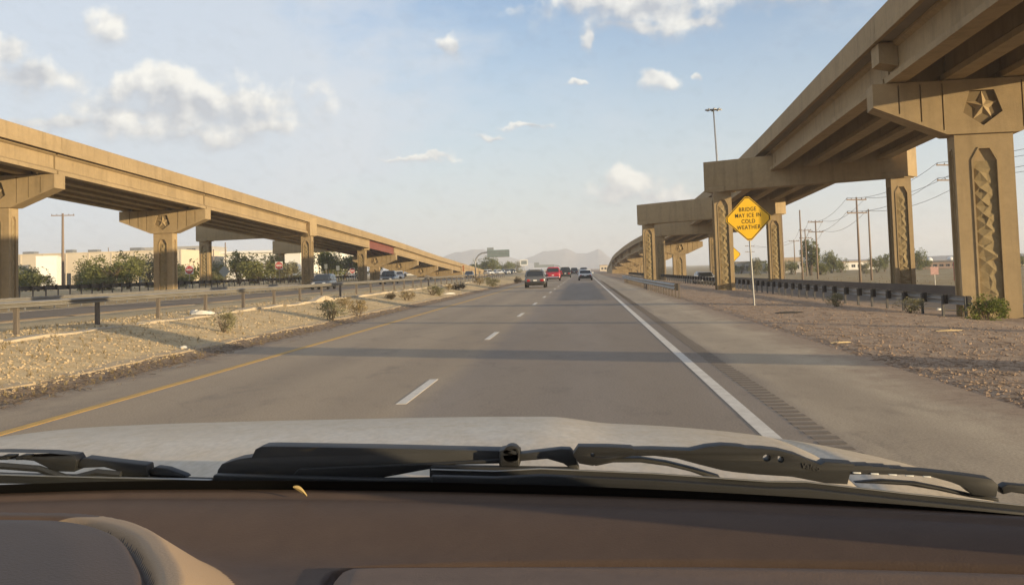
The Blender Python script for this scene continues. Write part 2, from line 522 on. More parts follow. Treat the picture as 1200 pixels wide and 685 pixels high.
def ground_mat():
    m = bpy.data.materials.new('desert_gravel_soil'); m.use_nodes = True
    nt = m.node_tree; b = nt.nodes['Principled BSDF']; N = nt.nodes.new; L = nt.links.new
    tc = N('ShaderNodeTexCoord')
    def noise(sc, det, rough=0.65):
        n = N('ShaderNodeTexNoise'); n.inputs['Scale'].default_value = sc; n.inputs['Detail'].default_value = det; n.inputs['Roughness'].default_value = rough
        L(tc.outputs['Object'], n.inputs['Vector']); return n.outputs['Fac']
    def mr(x, a, b_, c=0.0, d=1.0):
        n = N('ShaderNodeMapRange'); L(x, n.inputs[0]); n.interpolation_type = 'SMOOTHSTEP'
        n.inputs['From Min'].default_value = a; n.inputs['From Max'].default_value = b_; n.inputs['To Min'].default_value = c; n.inputs['To Max'].default_value = d
        return n.outputs[0]
    def mix(f, a, c):
        n = N('ShaderNodeMix'); n.data_type = 'RGBA'; L(f, n.inputs[0])
        for s, v in ((n.inputs[6], a), (n.inputs[7], c)):
            if isinstance(v, tuple): s.default_value = (*v, 1)
            else: L(v, s)
        return n.outputs[2]
    sep = N('ShaderNodeSeparateXYZ'); L(tc.outputs['Object'], sep.inputs[0])
    wob = N('ShaderNodeMath'); wob.operation = 'MULTIPLY_ADD'
    L(noise(1.1, 5), wob.inputs[0]); wob.inputs[1].default_value = 1.4; L(sep.outputs[0], wob.inputs[2])
    x = wob.outputs[0]      # x + about .7
    left = mix(mr(noise(2.2, 7), 0.3, 0.7), (0.47, 0.345, 0.185), (0.64, 0.495, 0.29))
    right = mix(mr(noise(2.6, 8), 0.32, 0.68), (0.29, 0.205, 0.14), (0.49, 0.365, 0.26))
    field = mix(mr(noise(0.25, 8), 0.35, 0.65), (0.34, 0.24, 0.115), (0.42, 0.33, 0.19))
    c = mix(mr(x, -2, 3), left, right)
    litter = mix(mr(noise(9, 6), 0.35, 0.65), (0.17, 0.122, 0.085), (0.32, 0.235, 0.155))
    band = mix(mr(x, -8.15, -7.75), c, litter)   # dry litter beside the left shoulder
    c = mix(mr(x, -3, 0), band, c)
    c = mix(mr(x, 19, 26), c, field)
    peb = mr(noise(24, 4), 0.35, 0.75, 0.72, 1.2)
    mul = N('ShaderNodeMix'); mul.data_type = 'RGBA'; mul.blend_type = 'MULTIPLY'; mul.inputs[0].default_value = 1
    L(c, mul.inputs[6]); L(peb, mul.inputs[7])
    L(mul.outputs[2], b.inputs['Base Color'])
    b.inputs['Roughness'].default_value = 0.95; b.inputs['Specular IOR Level'].default_value = 0.15
    bp = N('ShaderNodeBump'); bp.inputs['Strength'].default_value = 0.55; bp.inputs['Distance'].default_value = 0.03
    L(noise(14, 6), bp.inputs['Height']); L(bp.outputs[0], b.inputs['Normal'])
    return m

ROAD = road_mat()
GROUND = ground_mat()
ASPH2 = mat('grey_asphalt', (0.24, 0.19, 0.14), 0.85, (0.18, 0.145, 0.105), 0.5, 0.9, 0.3, 40, spec=0.3)
MARKW = mat('white_road_paint', (0.78, 0.72, 0.62), 0.75, (0.52, 0.46, 0.38), 5, 0.9)
MARKY = mat('yellow_road_paint', (0.62, 0.35, 0.05), 0.75, (0.40, 0.25, 0.08), 4, 0.9)

# ------------------------------------------------------------------ ground and roads
GX = [(-3000, .8), (-60, .8), (-45, .8), (-38.6, .72), (-36.9, .25), (-33, .12), (-30, .18), (-20, .30), (-15, .44), (-12.8, .56), (-11.4, .50), (-10, .30), (-8.8, .10), (-7.9, -.02), (-7.5, -.05), (4.4, -.05), (4.9, -.005), (8, -.08), (11, -.25), (13, -.5), (18, -.75), (25, -1.1), (60, -1.25), (3000, -1.25)]
def gz(x, y):
    return P2(GX, x)
def gzn(x, y):
    z = gz(x, y)
    if x < -8.2 or x > 5.2:
        w = min(1, (abs(x + 1.7) - 6.5) / 2.0) if (x < -8.2) else min(1, (x - 5.2) / 1.5)
        near = 1.0 if abs(x) < 60 else 3.0
        z += max(0, w) * near * 0.028 * fb(x * 0.45, y * 0.45, 1.0) - 0.01 * max(0, w)
        if abs(x) < 30: z += max(0, w) * 0.010 * fb(x * 1.9, y * 1.9, 4.0)
    return z
xs = sorted(set([-3000, -1800, -1000, -600, -350, -220, -150, -110, -85, -70, -60] + list(np.arange(-56, -14, 1.4)) + list(np.arange(-14, -7.4, 0.22)) + [-7.45, -3, 0, 3, 4.4, 4.6, 4.8]
            + list(np.arange(4.9, 15, 0.25)) + list(np.arange(15, 40, 1.2)) + [45, 52, 60, 72, 90, 120, 160, 220, 350, 600, 1000, 1800, 3000]))
ys = [-260, -150, -90, -50, -25, -10, 0, 4] + list(np.arange(6, 60, 0.35)) + list(np.arange(60, 120, 1.0)) + list(np.arange(120, 300, 4.0)) + [320, 350, 400, 460, 540, 650, 800, 1000, 1400, 2000, 2800, 3800, 4600, 5400, 6200]
g = grid_mesh(xs, ys, lambda x, y: (x, y, gzn(x, y))).build('ground', GROUND, smooth=True, fix=False)
tag(g, kind='structure')

def ribbon(path, w0, w1, zf, lift, thick=0.05):
    """strip along path [(x,y)], offsets w0..w1"""
    rg = []
    n = len(path)
    for i, (x, y) in enumerate(path):
        a = path[max(i - 1, 0)]; b = path[min(i + 1, n - 1)]
        t = Vector((b[0] - a[0], b[1] - a[1])).normalized(); nx, ny = t.y, -t.x
        l = (x + nx * w0, y + ny * w0); r = (x + nx * w1, y + ny * w1)
        zl = zf(*l) + lift; zr = zf(*r) + lift
        rg.append([(l[0], l[1], zl - thick), (l[0], l[1], zl), (r[0], r[1], zr), (r[0], r[1], zr - thick)])
    return MB().rings(rg)

Z0 = lambda x, y: 0.0
YL = list(range(-200, 60, 10)) + list(range(60, 400, 20)) + [450, 600, 900, 1400, 2200]
hw = ribbon([(-1.65, y) for y in YL], -6.15, 6.2, Z0, 0.0, 0.12).build('highway', ROAD)
tag(hw, kind='structure')
# painted lines, each its own piece
XW, XD, XY = 1.68, -2.28, -6.35
ribbon([(XW, y) for y in YL], -.075, .075, Z0, .005, .004).build('edge_line', MARKW, hw)['label'] = 'white edge line'
ribbon([(XY, y) for y in YL], -.075, .075, Z0, .005, .004).build('edge_line', MARKY, hw)['label'] = 'yellow edge line'
dm = MB().box(-.065, .065, 0, 3.05, .001, .005).build('lane_dash', MARKW, hw)
dm.location = (XD, 1.3, 0)
for i in range(1, 40):
    share(dm, hw, (XD + rnd.uniform(-.02, .02), 1.3 + 12.35 * i, 0))
# rumble strip: milled grooves along the right shoulder
RUM = mat('milled_groove', (0.21, 0.162, 0.112), 0.9, (0.14, 0.108, 0.076), 14, 0.9)
rb = MB()
for i in range(420):
    y = 6.0 + i * 0.305
    x0 = 2.02 + rnd.uniform(-.01, .01)
    rg = []
    for k in range(5):
        a = k / 4.0
        yy = y + a * 0.17
        h = 0.0012 + 0.0025 * math.sin(math.pi * a)
        rg.append([(x0, yy, .0022), (x0, yy, h * .8 + .002), (x0 + .24, yy, h * .8 + .002), (x0 + .24, yy, .0022)])
    rb.rings(rg)
ro = rb.build('rumble_strip', RUM, hw, fix=False); ro['kind'] = 'stuff'

# left road (oncoming side) and right ramp road
lp = [(-25.2, y) for y in list(range(-60, 420, 8))]
lr = ribbon(lp, -4.8, 4.6, gz, .012, .06).build('oncoming_road', ASPH2); tag(lr, kind='structure')
ribbon(lp, -4.45, -4.33, gz, .017, .004).build('edge_line', MARKW, lr)
ribbon(lp, 4.1, 4.22, gz, .017, .004).build('edge_line', MARKY, lr)
RR = [(-60, 22.5), (0, 20.5), (35, 18.6), (73, 15.2), (110, 13.2), (150, 11.4), (200, 9.6), (260, 7.0), (330, 4.6)]
def rrx(y): return P2(RR, y)
def sm(tab, y, r=14):
    return sum(P2(tab, y + k * r / 3.0) for k in range(-3, 4)) / 7.0
def zrr(x, y):
    base = P2([(0, -.65), (110, -.55), (150, -.3), (200, -.05), (240, .0)], y)
    return base
rp = [(sm(RR, y), y) for y in range(-50, 216, 6)]
rr = ribbon(rp, -2.6, 2.8, zrr, .02, .5).build('ramp_road', ASPH2); tag(rr, kind='structure')
ribbon(rp, -2.35, -2.24, zrr, .025, .004).build('edge_line', MARKY, rr)
ribbon(rp, 2.4, 2.51, zrr, .025, .004).build('edge_line', MARKW, rr)

# ------------------------------------------------------------------ elevated ramps
def relief(mb, P, w, h, n, seed):
    """carved zigzag relief strip: u in +-w/2, v 0..h, triangular facets"""
    r = random.Random(seed)
    cols = 4
    pts = {}
    for j in range(n + 1):
        for i in range(cols):
            u = -w / 2 + w * i / (cols - 1); v = h * j / n
            e = (i == 0 or i == cols - 1 or j == 0 or j == n)
            d = 0.10 if e else 0.10 - (0.09 if (i + j) % 2 else 0.015) * r.uniform(.35, 1.0)
            if not e: u += r.uniform(-.38, .38) * w / (cols - 1); v += r.uniform(-.4, .4) * h / n
            pts[i, j] = len(mb.v); mb.v.append(tuple(P(u, v, d)))
    for j in range(n):
        for i in range(cols - 1):
            a, b, c, d = pts[i, j], pts[i + 1, j], pts[i + 1, j + 1], pts[i, j + 1]
            if (i + j) % 2: mb.f += [(a, b, c), (a, c, d)]
            else: mb.f += [(a, b, d), (b, c, d)]

def column(root, org, c, ang, wa, wb, z0, z1, seed, mat_=CONC, pf=.40):
    """c: centre xy; ang: direction of the cap axis"""
    a = Vector((math.cos(ang), math.sin(ang), 0)); b = Vector((-a.y, a.x, 0))
    C = Vector((c[0], c[1], 0))
    mb = MB(); carve = MB()
    H = z1 - z0
    for (n, t, hw_, hd) in ((-b, a, wa / 2, wb / 2), (b, -a, wa / 2, wb / 2), (-a, -b, wb / 2, wa / 2), (a, b, wb / 2, wa / 2)):
        def P(u, v, d, n=n, t=t, hd=hd): return C + n * (hd - d) + t * u + Vector((0, 0, z0 + v))
        pw = hw_ * pf
        top = H - 0.55 * min(1, H / 4); bot = 0.25
        if H > 2.0:
            outer = [(-hw_, 0), (hw_, 0), (hw_, H), (-hw_, H)]
            hole = [(-pw, bot), (pw, bot), (pw, top - pw * 1.1), (pw * .45, top), (-pw * .45, top), (-pw, top - pw * 1.1)]
            mb.plate(P, outer, [hole], 0.10, floor=True)
            # raised rim round the panel
            rim = [(u * 1.16 if True else u, v + (0.05 if v > 1 else -0.05)) for u, v in hole]
            k = len(hole)
            for q in range(k):
                p0, p1, r0, r1 = hole[q], hole[(q + 1) % k], rim[q], rim[(q + 1) % k]
                mb.add([P(*p0, 0), P(*p1, 0), P(*r1, 0), P(*r0, 0), P(*p0, -.035), P(*p1, -.035), P(*r1, -.035), P(*r0, -.035)],
                       [(4, 5, 6, 7), (0, 1, 5, 4), (2, 3, 7, 6)])
            relief(carve, lambda u, v, d, P=P: P(u, v + bot, d - .012), pw * 1.96, top - bot - pw * 1.1, max(6, int(H / .27)), seed)
        else:
            mb.add([P(-hw_, 0, 0), P(hw_, 0, 0), P(hw_, H, 0), P(-hw_, H, 0)], [(0, 1, 2, 3)])
    # flared head under the cap
    o = mb.build('column', mat_, root, org, fix=False)
    if carve.v: carve.build('carved_panel', CONC_IN, o, org, fix=False)
    return o

def pent(r, cx, cz, up=False):
    s = 1 if up else -1
    return [(cx + r * math.sin(2 * math.pi * k / 5), cz + s * r * math.cos(2 * math.pi * k / 5)) for k in range(5)]

def tcap(root, org, c, ang, L, top, depth, endh, thick, colw, seed):
    a = Vector((math.cos(ang), math.sin(ang), 0)); b = Vector((-a.y, a.x, 0)); C = Vector((c[0], c[1], 0))
    outer = [(-L, top), (-L, top - endh), (-colw * .62, top - depth), (colw * .62, top - depth), (L, top - endh), (L, top)]
    mb = MB(); T = thick / 2
    pr = min(.72, depth * .36)
    cz = top - depth * .5
    def lowz(u):
        u = abs(u)
        return top - depth if u < colw * .62 else top - depth + (u - colw * .62) / (L - colw * .62) * (depth - endh)
    emb = []
    for n, t in ((-b, a), (b, -a)):
        def P(u, v, d, n=n, t=t): return C + n * (T - d) + t * u + Vector((0, 0, v))
        holes = [pent(pr, 0, cz)]
        if depth > 1.2:
            for s in (-1, 1):
                for f_ in (.36, .56, .76):
                    u = s * L * f_
                    holes.append([(u - .025, lowz(u) + .12), (u + .025, lowz(u) + .12), (u + .025, top - .1), (u - .025, top - .1)])
        mb.plate(P, outer, holes, 0.11)
        emb.append(P)
    k = len(outer)
    f1 = [C - b * T + a * u + Vector((0, 0, v)) for u, v in outer]
    f2 = [C + b * T + a * u + Vector((0, 0, v)) for u, v in outer]
    mb.add(f1 + f2, [(i, (i + 1) % k, k + (i + 1) % k, k + i) for i in range(k)])
    o = mb.build('bent_cap', CONC, root, org, fix=False)
    for P in emb:
        st = MB(); vs = []
        R1, R2 = pr * .80, pr * .34
        for q in range(10):
            an = math.pi * q / 5
            r_ = R1 if q % 2 == 0 else R2
            vs.append(P(r_ * math.sin(an), cz + r_ * math.cos(an), .102))
        vs.append(P(0, cz, -.03))
        st.add(vs, [(q, (q + 1) % 10, 10) for q in range(10)])
        st.build('star_emblem', CONC, o, org, fix=False)
        MB().add([P(u, v, .106) for u, v in pent(pr * .995, 0, cz)], [(0, 1, 2, 3, 4)]).build('emblem_shade', FIELD_SHADE, o, org, fix=False)  # thin sheet over the pentagon floor, shade put into its colour
    return o

def straddle(root, org, l, r, extl, extr, top, depth, thick):
    l = Vector((l[0], l[1], 0)); r = Vector((r[0], r[1], 0))
    a = (r - l).normalized(); b = Vector((-a.y, a.x, 0))
    p0 = l - a * extl; p1 = r + a * extr
    mb = MB(); T = thick / 2
    ln = (p1 - p0).length
    # beam with a shallow ledge at each end
    sec = lambda q, tt, zt, zb: [q - b * tt + Vector((0, 0, zb)), q + b * tt + Vector((0, 0, zb)), q + b * tt + Vector((0, 0, zt)), q - b * tt + Vector((0, 0, zt))]
    mb.rings([sec(p0, T, top, top - depth), sec(p1, T, top, top - depth)])
    for q, s in ((l, -extl), (r, extr)):
        e = .72
        mb.rings([sec(q - a * e, T + .03, top - depth + .30, top - depth - .06), sec(q + a * e, T + .03, top - depth + .30, top - depth - .06)])
    return mb.build('bent_cap', CONC, root, org, bevel=0.03), math.atan2(a.y, a.x)

def bridge(name, label, cx, pt, hw_, y0, y1, bents, org, colT, ng, red=None, wall_from=None, blocks=False, go=.62):
    root = empty(name, org); tag(root, label, 'bridge', 'concrete ramps either side of the highway')
    def fr(Y):
        x = cx(Y); dx = (cx(Y + 1) - cx(Y - 1)) / 2
        t = Vector((dx, 1, 0)).normalized()
        return Vector((x, Y, 0)), t, Vector((t.y, -t.x, 0))
    def pnt(Y, o, h):
        p, t, n = fr(Y); q = p + n * o
        return (q.x, q.y, pt(Y) + h)
    def sweep(prof, ya, yb, step=6.0):
        k = max(1, int(math.ceil((yb - ya) / step)))
        return MB().rings([[pnt(ya + (yb - ya) * i / k, o, h) for o, h in prof] for i in range(k + 1)])
    sweep([(-hw_ + .1, -.72), (hw_ - .1, -.72), (hw_ - .1, -.96), (-hw_ + .1, -.96)], y0, y1).build('deck', CONC_G, root, org)
    n = int((y1 - y0) / 9.0)
    for s in (-1, 1):
        prof = [(s * hw_, -1.0), (s * hw_, -.74), (s * (hw_ - .025), -.71), (s * (hw_ - .025), -.03), (s * (hw_ - .05), 0), (s * (hw_ - .24), 0), (s * (hw_ - .33), -.5), (s * (hw_ - .42), -.7), (s * (hw_ - .42), -.9), (s * (hw_ - .1), -1.0)]
        for i in range(n):
            a = y0 + (y1 - y0) * i / n; b = y0 + (y1 - y0) * (i + 1) / n
            sweep(prof, a + .015, b - .015, 4.6).build('parapet_panel', CONC, root, org)
    # girders, span by span
    Hb = -2.28
    stops = [b['y'] for b in bents]
    stops = [y0] + stops + ([wall_from] if wall_from else [y1])
    for i in range(len(stops) - 1):
        a, b = stops[i], stops[i + 1]
        if b - a < 3: continue
        for k in range(ng):
            o = -(hw_ - go) + (2 * hw_ - 2 * go) * k / (ng - 1)
            prof = [(o - .3, -.96), (o + .3, -.96), (o + .3, -1.07), (o + .13, -1.16), (o + .13, -1.92), (o + .34, -2.06), (o + .34, Hb), (o - .34, Hb), (o - .34, -2.06), (o - .13, -1.92), (o - .13, -1.16), (o - .3, -1.07)]
            rd = red and red[0] <= a < red[1]
            if rd: prof = [(o - .25, -.96), (o + .25, -.96), (o + .25, -1.0), (o + .02, -1.005), (o + .02, -2.22), (o + .25, -2.225), (o + .25, Hb + .02), (o - .25, Hb + .02), (o - .25, -2.225), (o - .02, -2.22), (o - .02, -1.005), (o - .25, -1.0)]
            sweep(prof, a + .12, b - .12, 6.0).build('girder', STEEL_RED if rd else CONC, root, org)
    for bi, bt in enumerate(bents):
        Y = bt['y']
        p, t, nrm = fr(Y)
        gtop = pt(Y) + Hb - .03
        if blocks and bt['k'] == 'T':
            for s in (-1, 1):
                sweep([(s * (hw_ - .15), -1.01), (s * (hw_ - .80), -1.01), (s * (hw_ - .80), -1.85), (s * (hw_ - .15), -1.72)], Y - 1.5, Y - .3).build('end_block', CONC, root, org)
        if bt['k'] == 'T':
            c = (bt.get('x', p.x), Y); ang = math.atan2(nrm.y, nrm.x) + bt.get('skew', 0)
            zb = gz(*c) - .6
            dep = min(bt.get('depth', 1.95), max(.7, gtop - gz(*c) - .4))
            tcap(root, org, c, ang, bt.get('L', 3.75), gtop, dep, min(.85, dep * .6), 1.4, bt.get('w', colT), bi)
            column(root, org, c, ang, bt.get('w', colT), 1.15, zb, gtop - dep + .01, bi * 7 + 1)
        else:
            top = pt(Y) + bt.get('top', -.35); dep = bt.get('depth', 2.1)
            o, ang = straddle(root, org, bt['l'], bt['r'], bt.get('el', .95), bt.get('er', .95), top, dep, 1.35)
            for q, c in enumerate((bt['l'], bt['r'])):
                column(root, org, c, bt.get('cang', 0.0), bt.get('w', 1.2), 1.15, gz(*c) - .6, top - dep - .05, bi * 7 + 2 + q, pf=.56)
    if wall_from:
        k = 14; rg = []
        for i in range(k + 1):
            Y = wall_from + (y1 - wall_from) * i / k
            rg.append([pnt(Y, -hw_ + .15, -.93), pnt(Y, hw_ - .15, -.93)] + [(*pnt(Y, hw_ - .15, 0)[:2], -1.6), (*pnt(Y, -hw_ + .15, 0)[:2], -1.6)])
        MB().rings(rg).build('retaining_wall', CONC, root, org)
    return root

RC = [(-80, 11.6), (13, 13.4), (41, 14.5), (77, 16.1), (115, 16.9), (150, 16.4), (187, 15.0), (223, 13.0), (280, 11.6), (410, 12.4)]
RPT = [(-80, 10.6), (13, 10.4), (41, 10.25), (77, 9.95), (115, 9.3), (150, 8.4), (187, 7.35), (223, 6.35), (300, 4.1), (410, .9)]
rcx = lambda y: sm(RC, y, 16)
rpt = lambda y: sm(RPT, y, 16)
rb_ = [dict(k='T', y=-45), dict(k='T', y=-16), dict(k='T', y=13.2, x=13.9), dict(k='T', y=41.0, x=14.5, skew=-.06),
       dict(k='S', y=73, l=(9.75, 77.5), r=(19.55, 69.5), top=-1.28),
       dict(k='S', y=110, l=(7.0, 117.5), r=(17.6, 103), top=-1.28),
       dict(k='S', y=138, l=(9.75, 140.5), r=(16.0, 136), er=4.6, top=-1.28),
       dict(k='T', y=178), dict(k='T', y=204), dict(k='T', y=230), dict(k='T', y=256), dict(k='T', y=282)]
bridge('elevated_ramp', 'tan concrete ramp curving overhead on the right of the highway', rcx, rpt, 3.9, -70, 395, rb_, (13.9, 13.2, 0), 2.0, 4, wall_from=306, blocks=True, go=.95)

LPT = [(0, 12.4), (61, 10.7), (95, 9.85), (132, 8.8), (188, 7.2), (240, 5.35), (368, 1.6), (420, .3)]
lcx = lambda y: -35.6
lpt = lambda y: sm(LPT, y, 16)
lb_ = [dict(k='T', y=12), dict(k='T', y=41), dict(k='T', y=66), dict(k='T', y=93),
       dict(k='S', y=130, l=(-46.6, 135), r=(-32.3, 129), top=-.42),
       dict(k='S', y=166, l=(-48.0, 174), r=(-33.2, 166), top=-.42),
       dict(k='T', y=189), dict(k='T', y=214), dict(k='T', y=243), dict(k='T', y=271)]
bridge('elevated_ramp', 'tan concrete ramp with a red steel span descending on the left', lcx, lpt, 3.9, -6, 390, lb_, (-35.6, 68, .2), 1.65, 5, red=(160, 180), wall_from=292)

# ------------------------------------------------------------------ guard rails
def wprof(side):
    # W-beam section (out, up) in metres, closed thin sheet, faces +out
    c = [(0, -.155), (.03, -.145), (.08, -.11), (.08, -.06), (.02, -.015), (.02, .015), (.08, .06), (.08, .11), (.03, .145), (0, .155)]
    b = [(o - .012, h) for o, h in reversed(c)]
    return [(o * side, h) for o, h in c + b]

def guardrail(name, label, path, spacing, height, side, mpost, mrail, mblock, zf=gz, hs=1.0, pw=.075, pd=.1, block=True, panel=4, cat='guardrail', zpost=.0):
    """path polyline; side +1: beam on the right of travel"""
    P = [Vector((x, y)) for x, y in path]
    seg = [0]
    for i in range(1, len(P)): seg.append(seg[-1] + (P[i] - P[i - 1]).length)
    def pos(d):
        d = min(max(d, 0), seg[-1])
        i = max(0, min(len(P) - 2, int(np.searchsorted(seg, d)) - 1))
        t = (P[i + 1] - P[i]).normalized()
        return P[i] + t * (d - seg[i]), t
    p0, _ = pos(0)
    org = Vector((p0.x, p0.y, zf(p0.x, p0.y)))
    root = empty(name, org); tag(root, label, cat, 'steel guardrails along the roads')
    n = int(seg[-1] / spacing)
    pm = MB().box(-pw / 2, pw / 2, -pd / 2, pd / 2, -.35, height + .155 * hs + zpost).build('post', mpost, root)
    bmk = MB().box(-.06, .06, -.08, .08, -.17, .17).build('blockout', mblock, pm) if block else None
    first = True
    bo = .04 + pw / 2 + (.10 if block else 0)
    for i in range(n + 1):
        q, t = pos(i * spacing)
        a = math.atan2(t.y, t.x) - math.pi / 2
        loc = Vector((q.x, q.y, zf(q.x, q.y))) - org
        if first:
            o = pm; o.location = loc; o.rotation_euler = (0, 0, a)
            if bmk: bmk.location = (side * (pw / 2 + .06), 0, height)
            first = False
        else:
            o = share(pm, root, loc, a)
            if bmk:
                c = bmk.copy(); COL.objects.link(c); c.parent = o
        o.rotation_euler.x = rnd.uniform(-.03, .03)
    prof = [(o, h * hs) for o, h in wprof(side)]
    k = 0
    off = side * (pw / 2 + (.125 if block else .01))
    while k < n:
        e = min(n, k + panel)
        rg = []
        for j in range((e - k) * 2 + 1):
            q, t = pos((k + j / 2.0) * spacing)
            nr = Vector((t.y, -t.x))
            z = zf(q.x, q.y) + height
            rg.append([(q.x + nr.x * (o + off), q.y + nr.y * (o + off), z + h) for o, h in prof])
        MB().rings(rg).build('rail_beam', mrail, root, org)
        k = e
    return root, pos

GW = mat('dusty_zinc_rail', (0.27, 0.25, 0.215), 0.65, (0.19, 0.175, 0.15), 1.2, 0.9, metal=0.25)
gr1, pos1 = guardrail('guardrail', 'low dusty steel guardrail on thin posts nearest the yellow line', [(-12.35, 11.4), (-12.35, 90), (-12.6, 180)], 4.05, .63, 1, POSTM, GW, WOODB, hs=.46, block=False, pw=.085, pd=.12, panel=3)
guardrail('guardrail', 'pale guardrail along the far edge of the oncoming road under the left ramp', [(-33.0, 38), (-33.0, 128)], 1.85, .6, 1, GALV, GW, GALV, panel=4)
guardrail('guardrail', 'dark guardrail with timber blocks behind the left ramp columns', [(-38.9, 48), (-38.9, 190)], 1.9, .62, -1, GALV_D, GALV_D, WOODB, panel=4)
guardrail('guardrail', 'short steel guardrail starting on the right shoulder before the straddle column', [(4.55, 53.6), (4.4, 80), (4.3, 118)], 1.9, .6, -1, POSTM, GALV, WOODB, panel=4)
guardrail('guardrail', 'long guardrail seen from behind with dark blocks, ending at the nearest right column', [(12.75, 38.2), (12.3, 44), (11.7, 54), (11.35, 78), (10.8, 100), (9.9, 130), (8.8, 165), (7.6, 190)], 1.9, .58, 1, GALV_D, GALV, WOODB, panel=4)
# solid dark barrier across the ramp road
def zb(x, y): return zrr(x, y)
bpath = [(19.0, 58), (18.3, 71), (17.3, 102), (14.9, 150), (13.2, 185)]
rootb = empty('roadside_barrier', (19.0, 58, -.65)); tag(rootb, 'dark solid steel barrier on the far side of the right ramp road', 'barrier', 'steel guardrails along the roads')
BARR = mat('dark_rusted_barrier', (0.13, 0.105, 0.085), 0.75, (0.09, 0.07, 0.058), 1.0, 0.9)
for i in range(len(bpath) - 1):
    a, b = Vector(bpath[i]), Vector(bpath[i + 1])
    n = max(1, int((b - a).length / 8))
    for k in range(n):
        p, q = a.lerp(b, k / n), a.lerp(b, (k + 1) / n)
        t = (q - p).normalized(); nr = Vector((t.y, -t.x)); p = p + t * .01; q = q - t * .01
        sec = lambda s: [(s.x - nr.x * .18, s.y - nr.y * .18, -.95), (s.x - nr.x * .08, s.y - nr.y * .08, -.3), (s.x - nr.x * .06, s.y - nr.y * .06, .12), (s.x + nr.x * .1, s.y + nr.y * .1, .12), (s.x + nr.x * .2, s.y + nr.y * .2, -.95)]
        MB().rings([sec(p), sec(q)]).build('barrier_panel', BARR, rootb, (19.0, 58, -.65))

# pale concrete edging along the median
EDGE = mat('pale_concrete_edging', (0.50, 0.42, 0.30), 0.9, (0.36, 0.29, 0.20), 3, 0.9, .5, 20)
er = empty('concrete_edging', (-11.55, 12, gz(-11.55, 12))); tag(er, 'broken pale concrete edging below the near guardrail posts', 'kerb')
y = 12.0
while y < 120:
    ln = rnd.uniform(2.2, 4.2)
    x = -11.55 + rnd.uniform(-.08, .08); dz = rnd.uniform(-.03, .03)
    rg = []
    for j in range(5):
        yy = y + ln * j / 4
        z = gz(x, yy) + dz + .02 * math.sin(yy * 2)
        if 47 < yy < 50: z += .16 * math.sin((yy - 47) / 3 * math.pi)
        w = .15 + .05 * fb(yy, 3)
        rg.append([(x - w, yy, z - .15), (x - w, yy, z + .035), (x + w, yy, z + .03), (x + w + .04, yy, z - .15)])
    MB().rings(rg).build('edging_piece', EDGE, er, er.location)
    y += ln + rnd.choice([.03, .05, .3])
EDGE2 = mat('tan_worn_edging', (0.46, 0.35, 0.21), 0.9, (0.34, 0.25, 0.145), 3, 0.9, .5, 20)
er2 = empty('concrete_edging', (-8.75, 12, gz(-8.75, 12))); tag(er2, 'low tan edging strip between the litter band and the sloping gravel', 'kerb')
y = 12.0
while y < 150:
    ln = rnd.uniform(3, 6)
    rg = []
    for j in range(7):
        yy = y + ln * j / 6
        x = -8.75 + .12 * fb(yy * .3, 9); z = gz(x, yy) - .022; w = .24 + .14 * fb(yy * .8, 5)
        rg.append([(x - w, yy, z - .12), (x - w * .7, yy, z + .04), (x + w * .8, yy, z + .012), (x + w + .05, yy, z - .12)])
    MB().rings(rg).build('edging_piece', EDGE2, er2, er2.location)
    y += ln + rnd.choice([.02, .15, 1.2])

# ------------------------------------------------------------------ signs
def sign_post(name, loc, h, r=.035, label=None, cat='sign', group=None, steel=GALV):
    root = empty(name, loc); tag(root, label, cat, group)
    MB().tube([(0, 0, -.3), (0, 0, h)], r, 8).build('post', steel, root)
    return root
def diamond(root, zc, side, face, back, border=True, rz=0.0, rad=.07):
    s = side / 2 * math.sqrt(2)
    def ring(k, rr):
        pts = []
        for q in range(4):
            a = math.pi / 2 * q
            for e in (-1, 0, 1):
                a2 = a + e * .09 * rr
                r_ = k * s * (1 - (.035 if e else 0.05))
                pts.append((r_ * math.cos(a2) * (1.0), r_ * math.sin(a2)))
        return pts
    pl = MB().prism([(u, -.045, zc + v) for u, v in ring(1, 1)], (0, .006, 0)).build('sign_panel', face, root)
    if border:
        o, i = ring(.97, 1), ring(.925, 1)
        n = len(o)
        MB().add([(u, -.0475, zc + v) for u, v in o] + [(u, -.0475, zc + v) for u, v in i], [(k, (k + 1) % n, n + (k + 1) % n, n + k) for k in range(n)]).build('border', BLACKP, pl)
    return pl
base = at(884, 357, z=-.03)
srt = sign_post('warning_sign', (base.x, base.y, -.03), 3.9, label='yellow diamond sign reading BRIDGE MAY ICE IN COLD WEATHER on a thin post', cat='sign')
cc = at(879, 256, Y=base.y)
pl = diamond(srt, cc.z + .03, 1.27, YSIGN, ALU)
for i, (t_, dz) in enumerate((('BRIDGE', .36), ('MAY ICE IN', .125), ('COLD', -.11), ('WEATHER', -.345))):
    M_ = Matrix.Translation((0, -.049, cc.z + .03 + dz)) @ Matrix.Rotation(math.pi / 2, 4, 'X') @ Matrix.Diagonal((.80 if i != 1 else .78, 1, 1, 1))
    text_mesh(t_, .222, BLACKP, pl, M_, spacing=1.16, bold=.001)
srt.rotation_euler = (0, math.radians(-1.6), -.10)

b2 = at(857, 330, Y=92)
s2 = sign_post('warning_sign', (b2.x, 92, gz(b2.x, 92)), at(858, 284, Y=92).z - gz(b2.x, 92), label='small yellow diamond sign half hidden behind the left straddle column', cat='sign')
diamond(s2, at(858, 298, Y=92).z - gz(b2.x, 92), 1.2, YSIGN, ALU)

